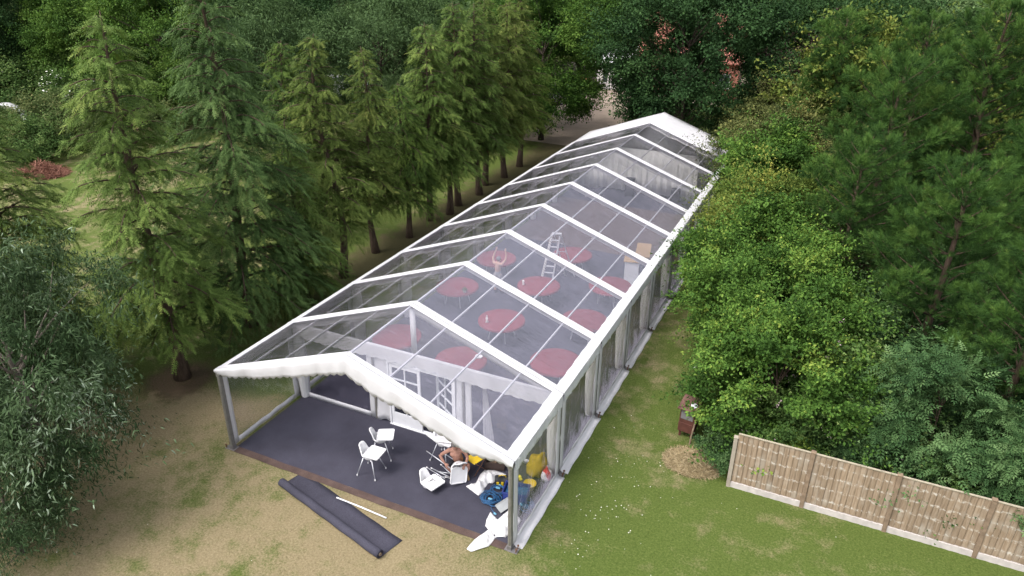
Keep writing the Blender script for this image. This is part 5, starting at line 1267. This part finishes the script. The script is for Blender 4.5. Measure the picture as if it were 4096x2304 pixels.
# ------------------------------------------------------------------ house beyond the oak
BRICK = NT('red_brick'); bt_ = BRICK.n('ShaderNodeTexBrick'); BRICK.put(bt_.inputs['Vector'], BRICK.co); bt_.inputs['Scale'].default_value = 4.5; bt_.inputs['Color1'].default_value = (.26, .10, .07, 1); bt_.inputs['Color2'].default_value = (.33, .14, .10, 1); bt_.inputs['Mortar'].default_value = (.35, .30, .26, 1)
BRICK = BRICK.end(BRICK.bsdf(bt_.outputs[0], .9, 0, .1))
TILE = NT('clay_tile'); oi = TILE.n('ShaderNodeObjectInfo'); f = TILE.noise(8, 3); TILE = TILE.end(TILE.bsdf(TILE.mix(TILE.ramp(f, [(.3, (.26, .10, .075)), (.7, (.40, .17, .13))]), TILE.ramp(oi.outputs['Random'], [(0, .75), (1, 1.25)]), 1, 'MULTIPLY'), .85, 0, .15))
RENDERW = simple('white_render', (.70, .68, .66), .85, 0, .1, .06, 2)
DARKG = simple('dark_window', (.04, .05, .06), .1, 0, .7, .2)
HS = empty('brick_house', (-5.0, 61.0, 0), R_(6), 'brick house with red clay tile roof behind the big dark oak', 'house')
m = MB(); m.box((0, 0, 1.7), (9.0, 7.6, 3.4))
m.v += [(-4.5, -3.8, 3.4), (-4.5, 3.8, 3.4), (-4.5, 0, 6.95), (4.5, -3.8, 3.4), (4.5, 3.8, 3.4), (4.5, 0, 6.95)]; m.f += [(8, 10, 9), (11, 12, 13)]
m.build('wall', BRICK, HS)
m = MB(); m.add([(-4.8, -4.1, 3.12), (4.8, -4.1, 3.12), (4.8, 0, 6.95), (-4.8, 0, 6.95)], [(0, 1, 2, 3)]); m.add([(-4.8, 4.1, 3.12), (4.8, 4.1, 3.12), (4.8, 0, 6.95), (-4.8, 0, 6.95)], [(3, 2, 1, 0)])
rf = m.build('roof', TILE, HS, solid=.08)
tm = MB(); tm.box((0, 0, 0), (.385, .40, .035)); tm.box((.15, 0, .028), (.08, .40, .025)); tm = tm.mesh('tile')
sl = math.atan2(3.83, 4.1)
for j in range(16):
    for i in range(18):
        u = (j+.5)/16; o = link('tile', tm, TILE, rf, loc=(-4.59+.54*i, -4.1+4.1*u, 3.12+3.83*u+.075), rot=(sl+R_(-2.5), 0, 0)); o.scale = (1.38, .92, 1)
for sx in (-1, 1):
    for sy in (-1, 1): MB().bar((sx*4.86, sy*4.15, 3.12), (sx*4.86, 0, 6.99), .05, .22).build('bargeboard', RENDERW, HS)
m = MB(); m.box((-2.6, .4, 7.3), (.8, .6, 1.5)); m.box((-2.6, .4, 8.08), (.92, .72, .10)); m.build('chimney', BRICK, HS)
for xx, zz_, ww in ((-2.8, 1.6, 1.3), (1.0, 1.6, 1.1), (3.2, 1.6, 1.1)):
    f = MB(); f.box((xx, -3.82, zz_), (ww+.12, .08, 1.32)); w_ = f.build('window', RENDERW, HS); q = MB()
    for k in (-1, 1):
        q = MB(); q.box((xx+k*ww/4, -3.868, zz_), (ww/2-.06, .012, 1.16)); q.build('pane', DARKG, w_)
m = MB(); m.box((-.9, -3.82, 1.05), (.95, .09, 2.1)); dd = m.build('door', RENDERW, HS); m = MB(); m.tube([(-.55, -3.88, 1.0), (-.55, -3.92, 1.0)], .03, 8); m.build('handle', STEEL, dd)
CV = empty('conservatory', (-11.9, 58.6, 0), R_(10), 'white conservatory on a low wall at the back of the gravel drive', 'conservatory')
m = MB(); m.box((0, 0, .28), (3.4, 2.6, .56)); m.build('plinth', RENDERW, CV)
m = MB()
for k in range(7): m.box((-1.6+k*.5333, -1.24, 1.5), (.09, .09, 1.9))
for k in range(5): m.box((1.62, -1.2+k*.6, 1.5), (.09, .09, 1.9)); m.box((-1.62, -1.2+k*.6, 1.5), (.09, .09, 1.9))
m.box((0, -1.24, 2.48), (3.4, .12, .14)); m.box((0, -1.24, .62), (3.4, .14, .10)); m.box((0, -1.24, 1.9), (3.3, .07, .06)); m.box((0, 1.24, 1.5), (3.4, .1, 2.0))
m.build('frame', RENDERW, CV)
for k in range(6): m = MB(); m.box((-1.333+k*.5333, -1.24, 1.5), (.44, .02, 1.7)); m.build('pane', DARKG if k % 2 else LINING, CV)
m = MB(); m.add([(-1.85, -1.45, 2.52), (1.85, -1.45, 2.52), (1.85, 1.3, 3.5), (-1.85, 1.3, 3.5)], [(0, 1, 2, 3)]); m.build('roof', WPAINT, CV, solid=.06)
TERRA = simple('terracotta', (.38, .17, .10), .85, 0, .1, .15)
for x, y, lb in ((-14.3, 57.2, 'round terracotta pot at the corner of the conservatory'), (-15.0, 57.6, 'terracotta pot standing past the corner of the conservatory')):
    m = MB(); m.lathe([(0, 0), (.28, 0), (.42, .45), (.36, .75), (.42, .82), (.38, .84), (.32, .76), (0, .70)], 18); tag(m.build('plant_pot', TERRA, None, True, loc=(x, y, .004)), lb, 'pot')

def vehicle(name, loc, rz, prof, roofprof, W, paint, lb, cat, wheelx, wr=.32):
    e = empty(name, loc, rz, lb, cat); m = MB(); n = len(prof)
    def side(w_, P): return [(x, w_, z) for x, z in P]
    m.grid([side(-W/2*k, [(x, z) for x, z in prof]+[prof[0]]) for k in (.90, 1.0)]+[side(W/2*k, [(x, z) for x, z in prof]+[prof[0]]) for k in (1.0, .90)])
    b = len(m.v); m.v += side(-W/2*.9, prof); m.f.append(tuple(range(b, b+n))); b = len(m.v); m.v += side(W/2*.9, prof); m.f.append(tuple(reversed(range(b, b+n))))
    bd = m.build('body', paint, e, bevel=.04)
    xs0, xs1, z0, z1 = roofprof
    for s in (-1, 1):
        q = MB(); k = (xs1-xs0)/2
        for i in range(2):
            a_ = xs0+k*i+.05; b_ = xs0+k*(i+1)-.03
            q = MB(); q.add([(a_+(.28 if i == 0 else 0), s*(W/2+.004), z1), (b_-(.25 if i == 1 else 0), s*(W/2+.004), z1), (b_, s*(W/2+.006), z0), (a_, s*(W/2+.006), z0)], [(0, 1, 2, 3)]); q.build('window', DARKG, bd, solid=.006)
    for wx_ in wheelx:
        for s in (-1, 1):
            q = MB(); q.tube([(wx_, s*(W/2-.20), wr), (wx_, s*(W/2+.01), wr)], wr, 18); wl = q.build('wheel', BLK, e, bevel=.02)
            q = MB(); q.tube([(wx_, s*(W/2), wr), (wx_, s*(W/2+.022), wr)], wr*.6, 14); q.build('rim', ALU, wl)
    xm = min(p[0] for p in prof)
    for s in (-1, 1): q = MB(); q.box((xm+.05, s*W*.34, .68), (.10, .30, .14)); q.build('headlight', GLASS if 0 else PORC, e, bevel=.02)
    return e
CARP = [(-2.05, .30), (-2.08, .62), (-1.95, .78), (-1.05, .93), (-.40, 1.40), (.95, 1.45), (1.65, 1.05), (2.0, .98), (2.06, .60), (2.02, .30)]
VANP = [(-2.4, .32), (-2.45, .75), (-2.25, 1.05), (-1.70, 1.20), (-1.15, 1.95), (2.35, 2.0), (2.42, .9), (2.40, .32)]
SILV = simple('silver_paint', (.45, .46, .50), .25, .5, .5, .04); VWHT = simple('white_car_paint', (.72, .72, .74), .25, 0, .5, .03)
vehicle('parked_car', (-13.8, 49.8, .004), R_(70), CARP, (-.95, 1.35, .93, 1.34), 1.72, SILV, 'silver parked car glimpsed through the bright oak', 'car', (-1.3, 1.25))
vehicle('parked_van', (-33.0, 41.5, 0), R_(25), VANP, (-1.5, .6, 1.15, 1.75), 1.9, VWHT, 'white parked van glimpsed behind the grey-green willow', 'van', (-1.5, 1.5), .34)
vehicle('parked_car', (-30.5, 45.0, 0), R_(35), CARP, (-.95, 1.35, .93, 1.34), 1.72, VWHT, 'white parked car beside the van in front of the wood', 'car', (-1.3, 1.25))
